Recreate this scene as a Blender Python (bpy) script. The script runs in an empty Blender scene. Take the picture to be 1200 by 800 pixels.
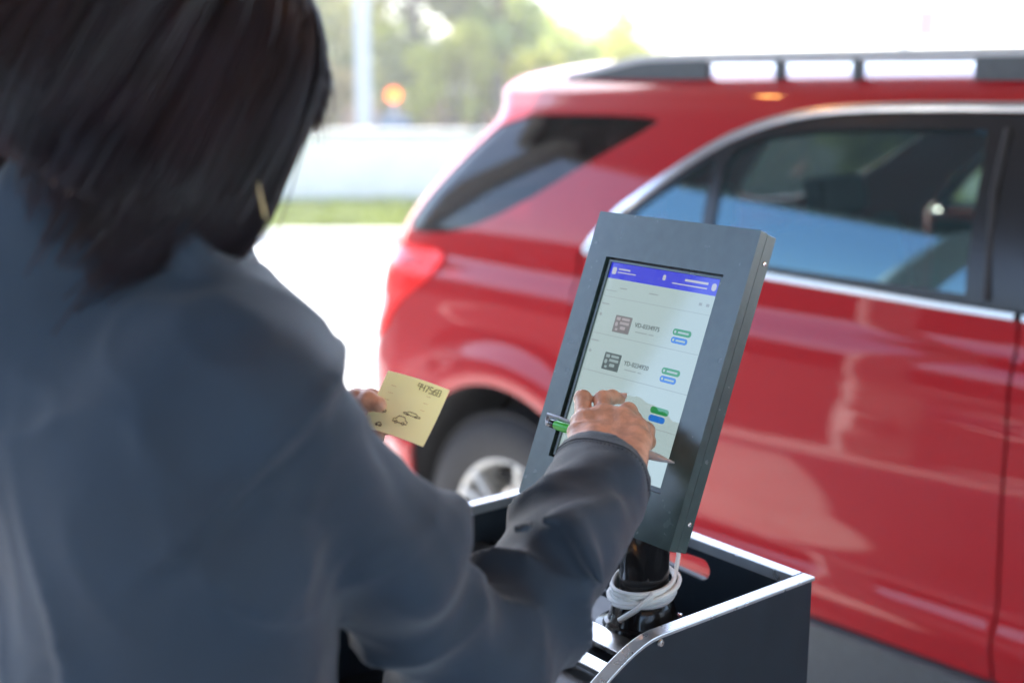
import bpy, bmesh, math, random
import numpy as np
from mathutils import Vector, Matrix, geometry
R_ = math.radians
random.seed(7); rng = np.random.RandomState(7)
S = bpy.context.scene
COL = S.collection
# ------------------------------------------------------------------ camera, sky, sun, exposure
CAM_H = 1.68
PITCH = math.atan(310/1500.)
cd = bpy.data.cameras.new('camera'); cam = bpy.data.objects.new('camera', cd); COL.objects.link(cam)
cd.lens = 45; cd.sensor_width = 36; cd.clip_start = .05; cd.clip_end = 1500
cam.location = (0, 0, CAM_H); cam.rotation_euler = (math.pi/2 - PITCH, 0, 0)
cd.dof.use_dof = True; cd.dof.focus_distance = 1.335; cd.dof.aperture_fstop = 2.6; cd.dof.aperture_blades = 0
S.camera = cam
SUN_EL, SUN_AZ = R_(50), R_(-20)          # azimuth from +Y, positive to the right (+X)
sun_dir = Vector((math.sin(SUN_AZ)*math.cos(SUN_EL), math.cos(SUN_AZ)*math.cos(SUN_EL), math.sin(SUN_EL)))
W = bpy.data.worlds.new('World'); S.world = W; W.use_nodes = True
nt = W.node_tree; bg = nt.nodes['Background']; sky = nt.nodes.new('ShaderNodeTexSky')
sky.sky_type = 'NISHITA'; sky.sun_disc = False; sky.sun_elevation = SUN_EL; sky.sun_rotation = SUN_AZ
sky.altitude = 50; sky.air_density = 1.0; sky.dust_density = 1.2; sky.ozone_density = 2.6
nt.links.new(sky.outputs[0], bg.inputs[0]); bg.inputs[1].default_value = .15
sl = bpy.data.lights.new('sun', 'SUN'); sl.energy = 4.2; sl.angle = R_(.53); sl.color = (1, .94, .86)
so = bpy.data.objects.new('sun', sl); COL.objects.link(so)
so.rotation_euler = (-sun_dir).to_track_quat('-Z', 'Y').to_euler()
S.view_settings.view_transform = 'Standard'; S.view_settings.look = 'None'
S.view_settings.exposure = 2.5; S.view_settings.gamma = 1
try:
    S.cycles.max_bounces = 8; S.cycles.transparent_max_bounces = 12; S.cycles.use_denoising = True
    S.cycles.sample_clamp_indirect = 6; S.cycles.caustics_reflective = False; S.cycles.caustics_refractive = False
except Exception: pass

# ------------------------------------------------------------------ helpers
def mat(name, col, rough=.6, metal=0, spec=.5, bump=None, var=None, coat=0, emit=None, sheen=0, coord='Object', trans=0):
    m = bpy.data.materials.new(name); m.use_nodes = True; n = m.node_tree; b = n.nodes['Principled BSDF']
    b.inputs['Base Color'].default_value = (*col, 1); b.inputs['Roughness'].default_value = rough
    b.inputs['Metallic'].default_value = metal; b.inputs['Specular IOR Level'].default_value = spec
    if coat: b.inputs['Coat Weight'].default_value = coat; b.inputs['Coat Roughness'].default_value = .03
    if sheen: b.inputs['Sheen Weight'].default_value = sheen; b.inputs['Sheen Roughness'].default_value = .4
    if emit: b.inputs['Emission Color'].default_value = (*emit[0], 1); b.inputs['Emission Strength'].default_value = emit[1]
    tc = n.nodes.new('ShaderNodeTexCoord')
    if var:      # (scale, amount)
        t = n.nodes.new('ShaderNodeTexNoise'); t.inputs['Scale'].default_value = var[0]; t.inputs['Detail'].default_value = 6
        n.links.new(tc.outputs[coord], t.inputs['Vector'])
        mx = n.nodes.new('ShaderNodeMixRGB'); mx.blend_type = 'MIX'
        a = 1-var[1]; c = 1+var[1]
        mx.inputs[1].default_value = (*[x*a for x in col], 1); mx.inputs[2].default_value = (*[min(1, x*c) for x in col], 1)
        cr = n.nodes.new('ShaderNodeValToRGB'); cr.color_ramp.elements[0].position = .35; cr.color_ramp.elements[1].position = .65
        n.links.new(t.outputs[0], cr.inputs[0]); n.links.new(cr.outputs[0], mx.inputs[0]); n.links.new(mx.outputs[0], b.inputs['Base Color'])
        rr = n.nodes.new('ShaderNodeMapRange'); rr.inputs[3].default_value = max(0, rough-.06); rr.inputs[4].default_value = min(1, rough+.08)
        n.links.new(t.outputs[0], rr.inputs[0]); n.links.new(rr.outputs[0], b.inputs['Roughness'])
    if bump:     # (scale, strength, distance)
        t = n.nodes.new('ShaderNodeTexNoise'); t.inputs['Scale'].default_value = bump[0]; t.inputs['Detail'].default_value = 5
        n.links.new(tc.outputs[coord], t.inputs['Vector'])
        bp = n.nodes.new('ShaderNodeBump'); bp.inputs['Strength'].default_value = bump[1]; bp.inputs['Distance'].default_value = bump[2]
        n.links.new(t.outputs[0], bp.inputs['Height']); n.links.new(bp.outputs[0], b.inputs['Normal'])
    return m
def glass_mat(name, tint, ior=1.5, boost=0.0, rough=0.0, tint_r=(1, 1, 1)):
    m = bpy.data.materials.new(name); m.use_nodes = True; n = m.node_tree; n.nodes.clear()
    o = n.nodes.new('ShaderNodeOutputMaterial'); mx = n.nodes.new('ShaderNodeMixShader')
    tr = n.nodes.new('ShaderNodeBsdfTransparent'); tr.inputs[0].default_value = (*tint, 1)
    gl = n.nodes.new('ShaderNodeBsdfGlossy'); gl.inputs['Roughness'].default_value = rough; gl.inputs[0].default_value = (*tint_r, 1)
    fr = n.nodes.new('ShaderNodeFresnel'); fr.inputs[0].default_value = ior
    ad = n.nodes.new('ShaderNodeMath'); ad.operation = 'ADD'; ad.use_clamp = True; ad.inputs[1].default_value = boost
    n.links.new(fr.outputs[0], ad.inputs[0]); n.links.new(ad.outputs[0], mx.inputs[0])
    n.links.new(tr.outputs[0], mx.inputs[1]); n.links.new(gl.outputs[0], mx.inputs[2]); n.links.new(mx.outputs[0], o.inputs[0])
    return m
def link(name, me, m=None, parent=None, smooth=False):
    o = bpy.data.objects.new(name, me); COL.objects.link(o)
    if m is not None:
        for mm in (m if isinstance(m, (list, tuple)) else [m]): me.materials.append(mm)
    if parent is not None: o.parent = parent
    if smooth:
        me.polygons.foreach_set('use_smooth', [True]*len(me.polygons))
    return o
def tag(o, label=None, cat=None, group=None, kind=None):
    if label: o['label'] = label
    if cat: o['category'] = cat
    if group: o['group'] = group
    if kind: o['kind'] = kind
    return o
def thing(name, label, cat, loc=(0, 0, 0), rz=0, group=None):
    o = bpy.data.objects.new(name, None); COL.objects.link(o); o.location = loc; o.rotation_euler = (0, 0, rz)
    o.empty_display_size = .1
    return tag(o, label, cat, group)
class MB:
    def __init__(s): s.v = []; s.f = []; s.mi = []
    def add(s, vs, fs, mi=0):
        b = len(s.v); s.v += [tuple(map(float, p)) for p in vs]; s.f += [tuple(b+i for i in f) for f in fs]; s.mi += [mi]*len(fs)
    def box(s, c, d, M=None, mi=0, bev=0.0):
        x, y, z = (k/2 for k in d)
        if bev <= 0:
            vs = [(i*x, j*y, k*z) for i in (-1, 1) for j in (-1, 1) for k in (-1, 1)]
            fs = [(0, 1, 3, 2), (4, 6, 7, 5), (0, 4, 5, 1), (2, 3, 7, 6), (0, 2, 6, 4), (1, 5, 7, 3)]
        else:
            bm = bmesh.new(); bmesh.ops.create_cube(bm, size=1)
            for q in bm.verts: q.co = Vector((q.co.x*2*x, q.co.y*2*y, q.co.z*2*z))
            bmesh.ops.bevel(bm, geom=list(bm.edges), offset=bev, segments=3, affect='EDGES', profile=.6)
            bm.verts.index_update(); vs = [tuple(q.co) for q in bm.verts]; fs = [tuple(q.index for q in f.verts) for f in bm.faces]; bm.free()
        c = Vector(c)
        if M is not None: vs = [tuple(M @ Vector(p) + c) for p in vs]
        else: vs = [(p[0]+c[0], p[1]+c[1], p[2]+c[2]) for p in vs]
        s.add(vs, fs, mi)
    def tube(s, pts, r, seg=8, mi=0, caps=True, flat=1.0):
        pts = [Vector(p) for p in pts]; n = len(pts)
        rs = r if isinstance(r, (list, tuple)) else [r]*n
        t0 = (pts[1]-pts[0]).normalized(); a = Vector((0, 0, 1)) if abs(t0.z) < .9 else Vector((1, 0, 0))
        u = t0.cross(a).normalized(); vs = []
        for i, p in enumerate(pts):
            t = (pts[min(i+1, n-1)]-pts[max(i-1, 0)]).normalized()
            u = (u - t*u.dot(t)).normalized(); w = t.cross(u)
            for k in range(seg):
                an = 2*math.pi*k/seg; vs.append(p + (u*math.cos(an) + w*math.sin(an)*flat)*rs[i])
        fs = [(i*seg+k, i*seg+(k+1) % seg, (i+1)*seg+(k+1) % seg, (i+1)*seg+k) for i in range(n-1) for k in range(seg)]
        if caps: fs += [tuple(range(seg))[::-1], tuple((n-1)*seg+k for k in range(seg))]
        s.add(vs, fs, mi)
    def lathe(s, prof, seg=32, M=None, c=(0, 0, 0), mi=0):    # prof: (r, z)
        vs = []; c = Vector(c)
        for r, z in prof:
            for k in range(seg):
                an = 2*math.pi*k/seg; p = Vector((r*math.cos(an), r*math.sin(an), z)); vs.append((M @ p if M is not None else p) + c)
        fs = [(i*seg+k, i*seg+(k+1) % seg, (i+1)*seg+(k+1) % seg, (i+1)*seg+k) for i in range(len(prof)-1) for k in range(seg)]
        s.add(vs, fs, mi)
    def grid(s, P, mi=0, flip=False):
        nr, nc = len(P), len(P[0]); vs = [p for r in P for p in r]
        fs = [(i*nc+j, i*nc+j+1, (i+1)*nc+j+1, (i+1)*nc+j) for i in range(nr-1) for j in range(nc-1)]
        if flip: fs = [f[::-1] for f in fs]
        s.add(vs, fs, mi)
    def prism(s, poly, z0, z1, M=None, c=(0, 0, 0), mi=0):    # polygon in local xy, extruded along local z
        n = len(poly); c = Vector(c)
        vs = [Vector((x, y, z)) for z in (z0, z1) for x, y in poly]
        if M is not None: vs = [M @ p for p in vs]
        vs = [p + c for p in vs]
        fs = [tuple(range(n))[::-1], tuple(range(n, 2*n))] + [(i, (i+1) % n, n+(i+1) % n, n+i) for i in range(n)]
        s.add(vs, fs, mi)
    def build(s, name, m, parent=None, smooth=False, bevel=0):
        me = bpy.data.meshes.new(name); me.from_pydata(s.v, [], s.f); me.update()
        o = link(name, me, m, parent, smooth)
        if any(s.mi): me.polygons.foreach_set('material_index', s.mi)
        if smooth:
            mdn = None
            try: me.set_sharp_from_angle(angle=R_(40))
            except Exception: pass
        if bevel:
            b = o.modifiers.new('b', 'BEVEL'); b.width = bevel; b.segments = 2; b.limit_method = 'ANGLE'; b.angle_limit = R_(35)
        return o
def text_mb(mb, s, M, c, size, mi=0, align='LEFT', ext=.0001):
    cu = bpy.data.curves.new('t', 'FONT'); cu.body = s; cu.size = size; cu.align_x = align; cu.extrude = ext; cu.resolution_u = 2
    o = bpy.data.objects.new('t', cu); COL.objects.link(o)
    dg = bpy.context.evaluated_depsgraph_get(); dg.update()
    me = bpy.data.meshes.new_from_object(o.evaluated_get(dg))
    mb.add([M @ v.co + Vector(c) for v in me.vertices], [tuple(p.vertices) for p in me.polygons], mi)
    bpy.data.objects.remove(o); bpy.data.curves.remove(cu); bpy.data.meshes.remove(me)
def frame(x, y, z):
    return Matrix((x, y, z)).transposed()

# --- signed-distance bodies meshed with surface nets
def surface_nets(F, lo, h):
    nx, ny, nz = F.shape
    ins = F < 0
    c = [ins[i:nx-1+i, j:ny-1+j, k:nz-1+k] for i in (0, 1) for j in (0, 1) for k in (0, 1)]
    s = sum(a.astype(np.int8) for a in c); act = (s > 0) & (s < 8)
    idx = -np.ones(act.shape, np.int64); cells = np.argwhere(act); idx[act] = np.arange(len(cells))
    acc = np.zeros((len(cells), 3)); cnt = np.zeros(len(cells))
    def val(o): return F[cells[:, 0]+o[0], cells[:, 1]+o[1], cells[:, 2]+o[2]]
    cor = [(i, j, k) for i in (0, 1) for j in (0, 1) for k in (0, 1)]
    for a in cor:
        for ax in range(3):
            if a[ax] == 0:
                b = list(a); b[ax] = 1
                va, vb = val(a), val(b); m = (va < 0) != (vb < 0)
                t = np.where(m, va/(np.where(m, va-vb, 1)), 0)
                p = np.tile(np.array(a, float), (len(cells), 1)); p[:, ax] += t
                acc[m] += p[m]; cnt[m] += 1
    V = lo + h*(cells + acc/cnt[:, None])
    faces = []
    for ax in range(3):
        o1, o2 = [(1, 2), (2, 0), (0, 1)][ax]
        sl0 = [slice(None)]*3; sl1 = [slice(None)]*3; sl0[ax] = slice(0, -1); sl1[ax] = slice(1, None)
        A = ins[tuple(sl0)]; B = ins[tuple(sl1)]; e = np.argwhere(A != B)
        e = e[(e[:, o1] > 0) & (e[:, o2] > 0) & (e[:, o1] < F.shape[o1]-1) & (e[:, o2] < F.shape[o2]-1)]
        fl = A[e[:, 0], e[:, 1], e[:, 2]]
        def cell(d1, d2):
            q = e.copy(); q[:, o1] -= d1; q[:, o2] -= d2; return idx[q[:, 0], q[:, 1], q[:, 2]]
        q = np.stack([cell(0, 0), cell(1, 0), cell(1, 1), cell(0, 1)], 1)
        q[~fl] = q[~fl][:, ::-1]; faces.append(q)
    return V, np.concatenate(faces)
def grid_pts(lo, hi, h):
    ax = [np.arange(lo[i], hi[i]+h, h) for i in range(3)]
    return np.stack(np.meshgrid(*ax, indexing='ij'), -1).astype(np.float32)
def np_mesh(name, V, Fc):
    me = bpy.data.meshes.new(name); me.from_pydata(V.tolist(), [], Fc.tolist()); me.update(); return me
def cone_d(P, a, b, ra, rb):
    a = np.array(a, np.float32); b = np.array(b, np.float32); ab = b-a
    t = np.clip(((P-a) @ ab)/max(1e-9, (ab @ ab)), 0, 1)
    return np.linalg.norm(P-a-t[..., None]*ab, axis=-1) - (ra+(rb-ra)*t)
def ell_d(P, c, r, Rm=None):
    q = P-np.array(c, np.float32)
    if Rm is not None: q = q @ np.array(Rm, np.float32)          # columns of Rm are the local axes
    r = np.array(r, np.float32); k0 = np.linalg.norm(q/r, axis=-1); k1 = np.linalg.norm(q/(r*r), axis=-1)
    return k0*(k0-1)/np.maximum(k1, 1e-6)
def smin(a, b, k):
    h = np.clip(.5+.5*(b-a)/k, 0, 1); return b+(a-b)*h - k*h*(1-h)
def smax(a, b, k): return -smin(-a, -b, k)
def wav(P, fr, seed, n=5):
    r = np.random.RandomState(seed); o = 0
    for i in range(n):
        d = r.normal(size=3); d /= np.linalg.norm(d); o = o+np.sin((P @ d.astype(np.float32))*fr*r.uniform(.6, 1.6)+r.uniform(0, 6.28))
    return o/n

# ------------------------------------------------------------------ materials
M = {}
M['concrete'] = mat('driveway concrete', (.50, .50, .49), .8, var=(3, .08), bump=(60, .25, .003))
M['kerb'] = mat('kerb concrete', (.5, .49, .46), .8, var=(5, .1))
M['asphalt'] = mat('asphalt', (.06, .06, .065), .85, var=(8, .2), bump=(150, .4, .003))
M['soil'] = mat('lawn soil', (.09, .11, .035), .9, var=(4, .3))
M['grass'] = mat('grass blades', (.36, .38, .09), .7, var=(3, .3))
M['whitewall'] = mat('white painted wall', (.86, .81, .72), .7, var=(2, .04))
M['brick'] = mat('pink brick', (.50, .30, .28), .8, var=(6, .15))
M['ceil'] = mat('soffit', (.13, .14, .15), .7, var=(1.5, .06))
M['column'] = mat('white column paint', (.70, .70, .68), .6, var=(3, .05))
M['black'] = mat('black powder coat', (.006, .014, .022), .38, var=(40, .12), bump=(500, .12, .0004))
M['tab'] = mat('tablet enclosure coat', (.028, .054, .051), .24, spec=.8, var=(60, .10), bump=(900, .10, .0002))
M['gloss'] = mat('black gloss plastic', (.01, .01, .011), .12)
M['rubber'] = mat('tyre rubber', (.022, .022, .024), .75, var=(30, .2))
M['alloy'] = mat('alloy wheel', (.72, .72, .70), .35, metal=.35)
M['chrome'] = mat('satin chrome', (.75, .76, .77), .22, metal=1)
M['steel'] = mat('bare steel', (.7, .69, .66), .22, metal=1, var=(60, .08))
M['paint'] = mat('red car paint', (.36, .002, .008), .40, spec=.08, coat=.8, var=(1.2, .03))
M['clad'] = mat('grey lower cladding', (.075, .085, .09), .55, var=(60, .1))
M['trimblack'] = mat('black window surround', (.012, .013, .015), .25)
M['lining'] = mat('car interior lining', (.03, .03, .032), .85)
M['seat'] = mat('car seat cloth', (.05, .05, .055), .85, bump=(300, .2, .001))
M['glass'] = glass_mat('tinted window glass', (.50, .58, .52), 1.6, .075, tint_r=(.50, .84, 1))
M['glassdark'] = glass_mat('dark privacy glass', (.10, .11, .12), 1.42, .0)
M['glassclear'] = glass_mat('clear glass', (.85, .88, .88), 1.5)
M['lens'] = mat('red lamp lens', (.92, .004, .006), .2, coat=.3)
M['lensd'] = mat('dark red lamp lens', (.30, .002, .004), .15, coat=.5)
M['thread'] = mat('seam thread', (.006, .012, .020), .8)
M['lensw'] = mat('white lamp lens', (.7, .72, .75), .1, coat=1)
M['cable'] = mat('white cable', (.78, .78, .76), .4)
M['skin'] = mat('skin', (.62, .33, .22), .42, var=(70, .20), bump=(380, .5, .0012))
M['nail'] = mat('nail', (.62, .36, .30), .25)
M['jacket'] = mat('navy grey jacket cloth', (.011, .026, .046), .62, spec=.4, var=(14, .12), bump=(1100, .9, .0008), sheen=.25)
M['trouser'] = mat('dark trousers', (.02, .022, .03), .8)
M['hair'] = mat('dark brown hair', (.007, .005, .008), .42, spec=.3, var=(25, .5))
def backlit(m, c, f):
    n = m.node_tree; b = n.nodes['Principled BSDF']; o = n.nodes['Material Output']; tl = n.nodes.new('ShaderNodeBsdfTranslucent'); tl.inputs[0].default_value = (*c, 1)
    mx = n.nodes.new('ShaderNodeMixShader'); mx.inputs[0].default_value = f; n.links.new(b.outputs[0], mx.inputs[1]); n.links.new(tl.outputs[0], mx.inputs[2]); n.links.new(mx.outputs[0], o.inputs[0])
backlit(M['hair'], (.62, .15, .11), .20)
M['shoe'] = mat('black shoe leather', (.015, .015, .015), .4)
M['ink'] = mat('ticket ink', (.10, .06, .03), .7)
M['gold'] = mat('gold', (.55, .40, .18), .4, metal=.6)
M['penG'] = mat('green pen plastic', (.05, .62, .03), .3)
M['penS'] = mat('silver pen metal', (.50, .50, .52), .3, metal=.35)
M['bark'] = mat('bark', (.13, .10, .075), .9, var=(8, .3))
M['post'] = mat('pale galvanised post', (.48, .50, .51), .6, var=(3, .05))
M['sign'] = mat('faded red sign', (.62, .34, .32), .6)
M['blue'] = mat('blue grey box', (.10, .16, .24), .5)
def leafm(name, c):
    m = mat(name, c, .55, var=(1.2, .28)); n = m.node_tree; b = n.nodes['Principled BSDF']; o = n.nodes['Material Output']
    tl = n.nodes.new('ShaderNodeBsdfTranslucent'); tl.inputs[0].default_value = (c[0]*1.3, c[1]*1.25, c[2]*.8, 1)
    mx = n.nodes.new('ShaderNodeMixShader'); mx.inputs[0].default_value = .45
    n.links.new(b.outputs[0], mx.inputs[1]); n.links.new(tl.outputs[0], mx.inputs[2]); n.links.new(mx.outputs[0], o.inputs[0]); return m
M['leafA'] = leafm('grey green leaves', (.30, .31, .16)); M['leafB'] = leafm('yellow green leaves', (.44, .45, .10)); M['leafC'] = leafm('fresh green leaves', (.32, .38, .13))
M['paper'] = leafm('yellow ticket paper', (.94, .93, .76)); M['leafD'] = leafm('autumn leaves', (.40, .31, .14))
def emitm(name, col, st, gloss=False):
    return mat(name, (.02, .02, .02), .12 if gloss else .4, emit=(col, st))

# ------------------------------------------------------------------ setting: ground, verge, road
def sheet(name, x0, x1, y0, y1, z, m, nx=1, ny=1):
    mb = MB(); mb.grid([[(x0+(x1-x0)*i/nx, y0+(y1-y0)*j/ny, z) for i in range(nx+1)] for j in range(ny+1)])
    return tag(mb.build(name, m), kind='structure')
sheet('ground', -220, 220, -120, 320, -.02, mat('far ground', (.30, .31, .26), .9, var=(.2, .2)))
sheet('driveway', -40, 40, -25, 13.23, 0, M['concrete'])
sheet('added_asphalt', -40, -3.2, -25, 13.23, .004, M['asphalt'])  # unseen dark asphalt, added to dim the ground mirrored in the car doors
mb = MB()
for i in range(12): mb.box((-9.5, -18+i*2.6, .0085), (4.8, .10, .001))
tag(mb.build('bay_marking', M['whitewall']), kind='structure')  # bay lines dressing the added asphalt
mb = MB(); mb.box((0, 13.3, .05), (80, .14, .14)); tag(mb.build('kerb', M['kerb'], bevel=.015), kind='structure')
sheet('verge', -40, 40, 13.37, 17.6, .07, M['soil'])
sheet('road', -80, 80, 19.2, 26, -.008, M['asphalt'])
mb = MB()
for i in range(20): mb.box((-76+i*8, 22.6, -.004), (3, .12, .001))
tag(mb.build('road_marking', M['whitewall']), kind='structure')
sheet('far_lawn', -80, 80, 26.2, 60, 0, M['soil'])
mb = MB()
n = 42000; gx = rng.uniform(-12, 9, n); gy = rng.uniform(13.4, 16.98, n); gh = rng.uniform(.03, .09, n)*(1+.8*(wav(np.stack([gx, gy, gx*0], 1).astype(np.float32), 2.2, 3)))
ga = rng.uniform(0, 6.28, n); vs = []; fs = []
for i in range(n):
    c, s_ = math.cos(ga[i])*.010, math.sin(ga[i])*.010; l = rng.uniform(-.03, .03, 2); h = max(.03, gh[i])
    vs += [(gx[i]-c, gy[i]-s_, .07), (gx[i]+c, gy[i]+s_, .07), (gx[i]+l[0], gy[i]+l[1], .07+h)]; fs.append((3*i, 3*i+1, 3*i+2))
mb.v = vs; mb.f = fs; mb.mi = [0]*n
tag(mb.build('grass', M['grass']), 'sunlit yellow green grass on the verge before the white wall', 'grass', kind='stuff')
# ------------------------------------------------------------------ background things
mb = MB(); mb.box((-2, 17.2, .49), (40, .22, .88)); 
for i in range(14): mb.box((-21+i*3.0, 17.2, .49), (.34, .30, .92))
wl = thing('boundary_wall', 'long low white wall running behind the grass verge', 'wall', (0, 0, 0))
mb.build('wall_body', M['whitewall'], wl, bevel=.01)
mb = MB(); mb.box((-2, 17.2, .965), (40.3, .34, .05)); mb.build('coping', M['kerb'], wl, bevel=.01)
bw = thing('brick_wall', 'low pink brick wall beneath the distant trees', 'wall', (0, 0, 0))
mb = MB(); mb.box((2.3, 38, .6), (17, .3, 1.2)); mb.build('wall_body', M['brick'], bw)
mb = MB(); mb.box((2.3, 38, 1.23), (17.1, .4, .06)); mb.build('coping', M['kerb'], bw)
def lamp_post(x, y, r, label, h=9, side=1):
    t = thing('lamp_post', label, 'lamp post', (x, y, 0), 0, 'lamp posts beyond the white wall')
    mb = MB(); mb.tube([(0, 0, 0), (0, 0, h*.5), (0, 0, h)], [r*1.1, r*.9, r*.6], 16); mb.build('pole', M['post'], t, True)
    mb = MB(); mb.box((0, 0, .15), (r*3.4, r*3.4, .3), bev=.03); mb.build('base', M['kerb'], t)
    mb = MB(); mb.tube([(0, 0, h-.1), (side*.8, 0, h+.25), (side*1.9, 0, h+.3)], .06, 8); mb.build('arm', M['post'], t, True)
    mb = MB(); mb.box((side*2.2, 0, h+.28), (.8, .3, .14), bev=.04); mb.build('lamp_head', M['post'], t)
lamp_post(-2.62, 23.0, .13, 'pale grey lamp post rising beside the orange warning light')
lamp_post(3.3, 39.5, .26, 'thick pale lamp post rising above the red car roof, left of the red sign', 10, -1)
# warning light
t = thing('warning_light', 'round orange warning light on a blue grey box near the pale post', 'warning light', (-2.42, 26.6, 0))
mb = MB(); mb.box((0, 0, .45), (.62, .4, .9), bev=.03); mb.build('housing', M['blue'], t)
mb = MB(); mb.tube([(0, 0, .9), (0, 0, 1.2)], .04, 8); mb.build('stem', M['post'], t)
mb = MB(); mb.lathe([(0, -.05), (.11, -.05), (.13, -.03), (.13, .03), (.11, .05), (0, .05)], 24, Matrix.Rotation(math.pi/2, 3, 'X'), (0, 0, 1.31))
mb.build('lamp_lens', emitm('orange lamp', (1, .15, .0), 1.25), t, True)
# distant sign
t = thing('road_sign', 'small faded red sign on a thin post beyond the car roof', 'sign', (11.2, 36, 0))
mb = MB(); mb.tube([(-.45, 0, 0), (-.45, 0, 4.6)], .11, 8); mb.build('pole', M['post'], t)
mb = MB(); mb.box((.12, 0, 3.1), (.62, .05, .85), bev=.02); mb.build('sign_panel', M['sign'], t)

def leaf_cloud(mb, cs, n, size, seed):
    r = np.random.RandomState(seed)
    vs = []; fs = []
    for i in range(n):
        c, rad = cs[r.randint(len(cs))]
        d = r.normal(size=3); d /= np.linalg.norm(d); p = np.array(c)+d*np.array(rad)*r.uniform(.25, 1.05)
        a = r.normal(size=3); a /= np.linalg.norm(a); b = np.cross(a, r.normal(size=3)); b /= np.linalg.norm(b)
        s = size*r.uniform(.6, 1.4); k = len(vs)
        vs += [p-a*s, p-b*s*.45, p+a*s, p+b*s*.45]; fs.append((k, k+1, k+2, k+3))
    mb.add(vs, fs)
def tree(x, y, h, r, label, lm, seed, base=2.0, n=6000, group='trees beyond the white wall', trunk=.16, leaf=.13):
    rr = random.Random(seed); t = thing('tree', label, 'tree', (x, y, 0), 0, group)
    tr = MB(); bend = [rr.uniform(-.2, .2) for _ in range(4)]
    pts = [(0, 0, 0), (bend[0]*.3, 0, h*.2), (bend[0], bend[1], h*.45), (bend[2], bend[3], h*.8)]
    tr.tube(pts, [trunk*1.2, trunk, trunk*.7, trunk*.25], 10)
    cs = []
    for i in range(18):
        a = rr.uniform(0, 6.28); z = rr.uniform(base, h*.95); k = math.sqrt(max(.15, 1-((z-(base+h)/2)/((h-base)/2+.01))**2))
        q = r*k*rr.uniform(.35, .85); e = (math.cos(a)*q, math.sin(a)*q, z)
        z0 = max(h*.15, z-r*.5); tr.tube([(bend[0]*.6, 0, z0), (e[0]*.5, e[1]*.5, (z0+z)/2+.1), e], [trunk*.4, trunk*.25, trunk*.08], 6)
        s = r*rr.uniform(.28, .52); cs.append((e, (s, s, s*.7)))
    tr.build('trunk', M['bark'], t, True)
    c = MB(); leaf_cloud(c, cs, n, leaf, seed); c.build('crown', lm, t)
def bush(x, y, h, r, label, lm, seed, n=3500, group='bushes beyond the white wall'):
    rr = random.Random(seed); t = thing('bush', label, 'bush', (x, y, 0), 0, group)
    st = MB(); cs = []
    for i in range(9):
        a = rr.uniform(0, 6.28); q = r*rr.uniform(.1, .75); z = h*rr.uniform(.3, .85)
        st.tube([(0, 0, 0), (math.cos(a)*q*.5, math.sin(a)*q*.5, z*.6), (math.cos(a)*q, math.sin(a)*q, z)], [.04, .025, .01], 5)
        s = r*rr.uniform(.3, .5); cs.append(((math.cos(a)*q, math.sin(a)*q, z), (s, s, min(s, h*.25))))
    st.build('stem', M['bark'], t); c = MB(); leaf_cloud(c, cs, n, .085, seed); c.build('crown', lm, t)
tree(-4.9, 33, 8.5, 2.9, 'grey green tree leftmost beyond the wall, beside the dark hair', M['leafA'], 11, 1.5, 7000)
tree(-2.3, 31, 8.0, 2.3, 'tall grey green tree right behind the pale lamp post', M['leafA'], 12, 1.7, 6000)
tree(-.25, 30, 4.6, 1.3, 'slender tree with a bare dark trunk above the rear window of the car', M['leafC'], 13, 2.2, 2500)
bush(-1.35, 29, 3.0, 1.2, 'yellow green bush between the orange light and the slender tree', M['leafB'], 14)
bush(1.0, 32, 3.2, 1.5, 'fresh green bush right of the slender bare trunk', M['leafC'], 15)
bush(2.9, 33.5, 3.2, 1.5, 'yellow green bush beside the thick pale lamp post', M['leafB'], 16)
bush(-3.9, 28.5, 2.2, .8, 'autumn tinted bush left of the pale lamp post', M['leafD'], 17)
bush(4.2, 33, 2.2, .9, 'low green bush right of the thick pale lamp post, over the roof rail', M['leafC'], 18, 2500)
tree(-3.3, 35, 7.5, 2.6, 'grey green tree standing between the dark hair and the orange light', M['leafC'], 21, 1.4, 6000)
tree(-.9, 36, 7.0, 2.0, 'pale tree farther off behind the yellow green bush', M['leafA'], 22, 1.5, 5000)
bush(.1, 31, 2.6, 1.1, 'yellow green bush round the foot of the slender tree', M['leafB'], 23)
bush(1.9, 36, 3.4, 1.6, 'large green bush between the slender tree and the thick lamp post', M['leafC'], 24)
# unseen low building, added to darken the horizon mirrored in the car's flank
bd = thing('added_building', 'unseen long low brown building, added to darken the reflection in the car doors', 'building', (-23, 2, 0))
mb = MB(); mb.box((0, 0, 1.9), (8, 44, 3.8)); mb.build('wall', mat('brown render', (.16, .12, .09), .8, var=(1, .15)), bd)
mb = MB(); mb.box((0, 0, 3.95), (8.8, 44.8, .3)); mb.build('roof', M['kerb'], bd, bevel=.03)
for i in range(9):
    f = MB(); f.box((4.02, -18+i*4.5, 1.7), (.10, 1.7, 1.5)); f = f.build('window', M['kerb'], bd)
    g = MB(); g.box((4.06, -18+i*4.5, 1.7), (.06, 1.5, 1.3)); g.build('pane', M['gloss'], f)
f = MB(); f.box((4.03, -15.7, 1.05), (.10, 1.1, 2.1)); f.build('door', M['blue'], bd)
# hedge row seen through the car windows
for i, (x, y, lab) in enumerate([(3.6, 11.6, 'green hedge bush seen through the rear door window'), (5.2, 11.9, 'green hedge bush seen through the car beside the window pillar'),
                                 (6.9, 11.4, 'green hedge bush seen through the front door window of the red car')]):
    bush(x, y, 1.75, 1.1, lab, M['leafC'], 30+i, 5000, 'hedge bushes behind the red car')

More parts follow.
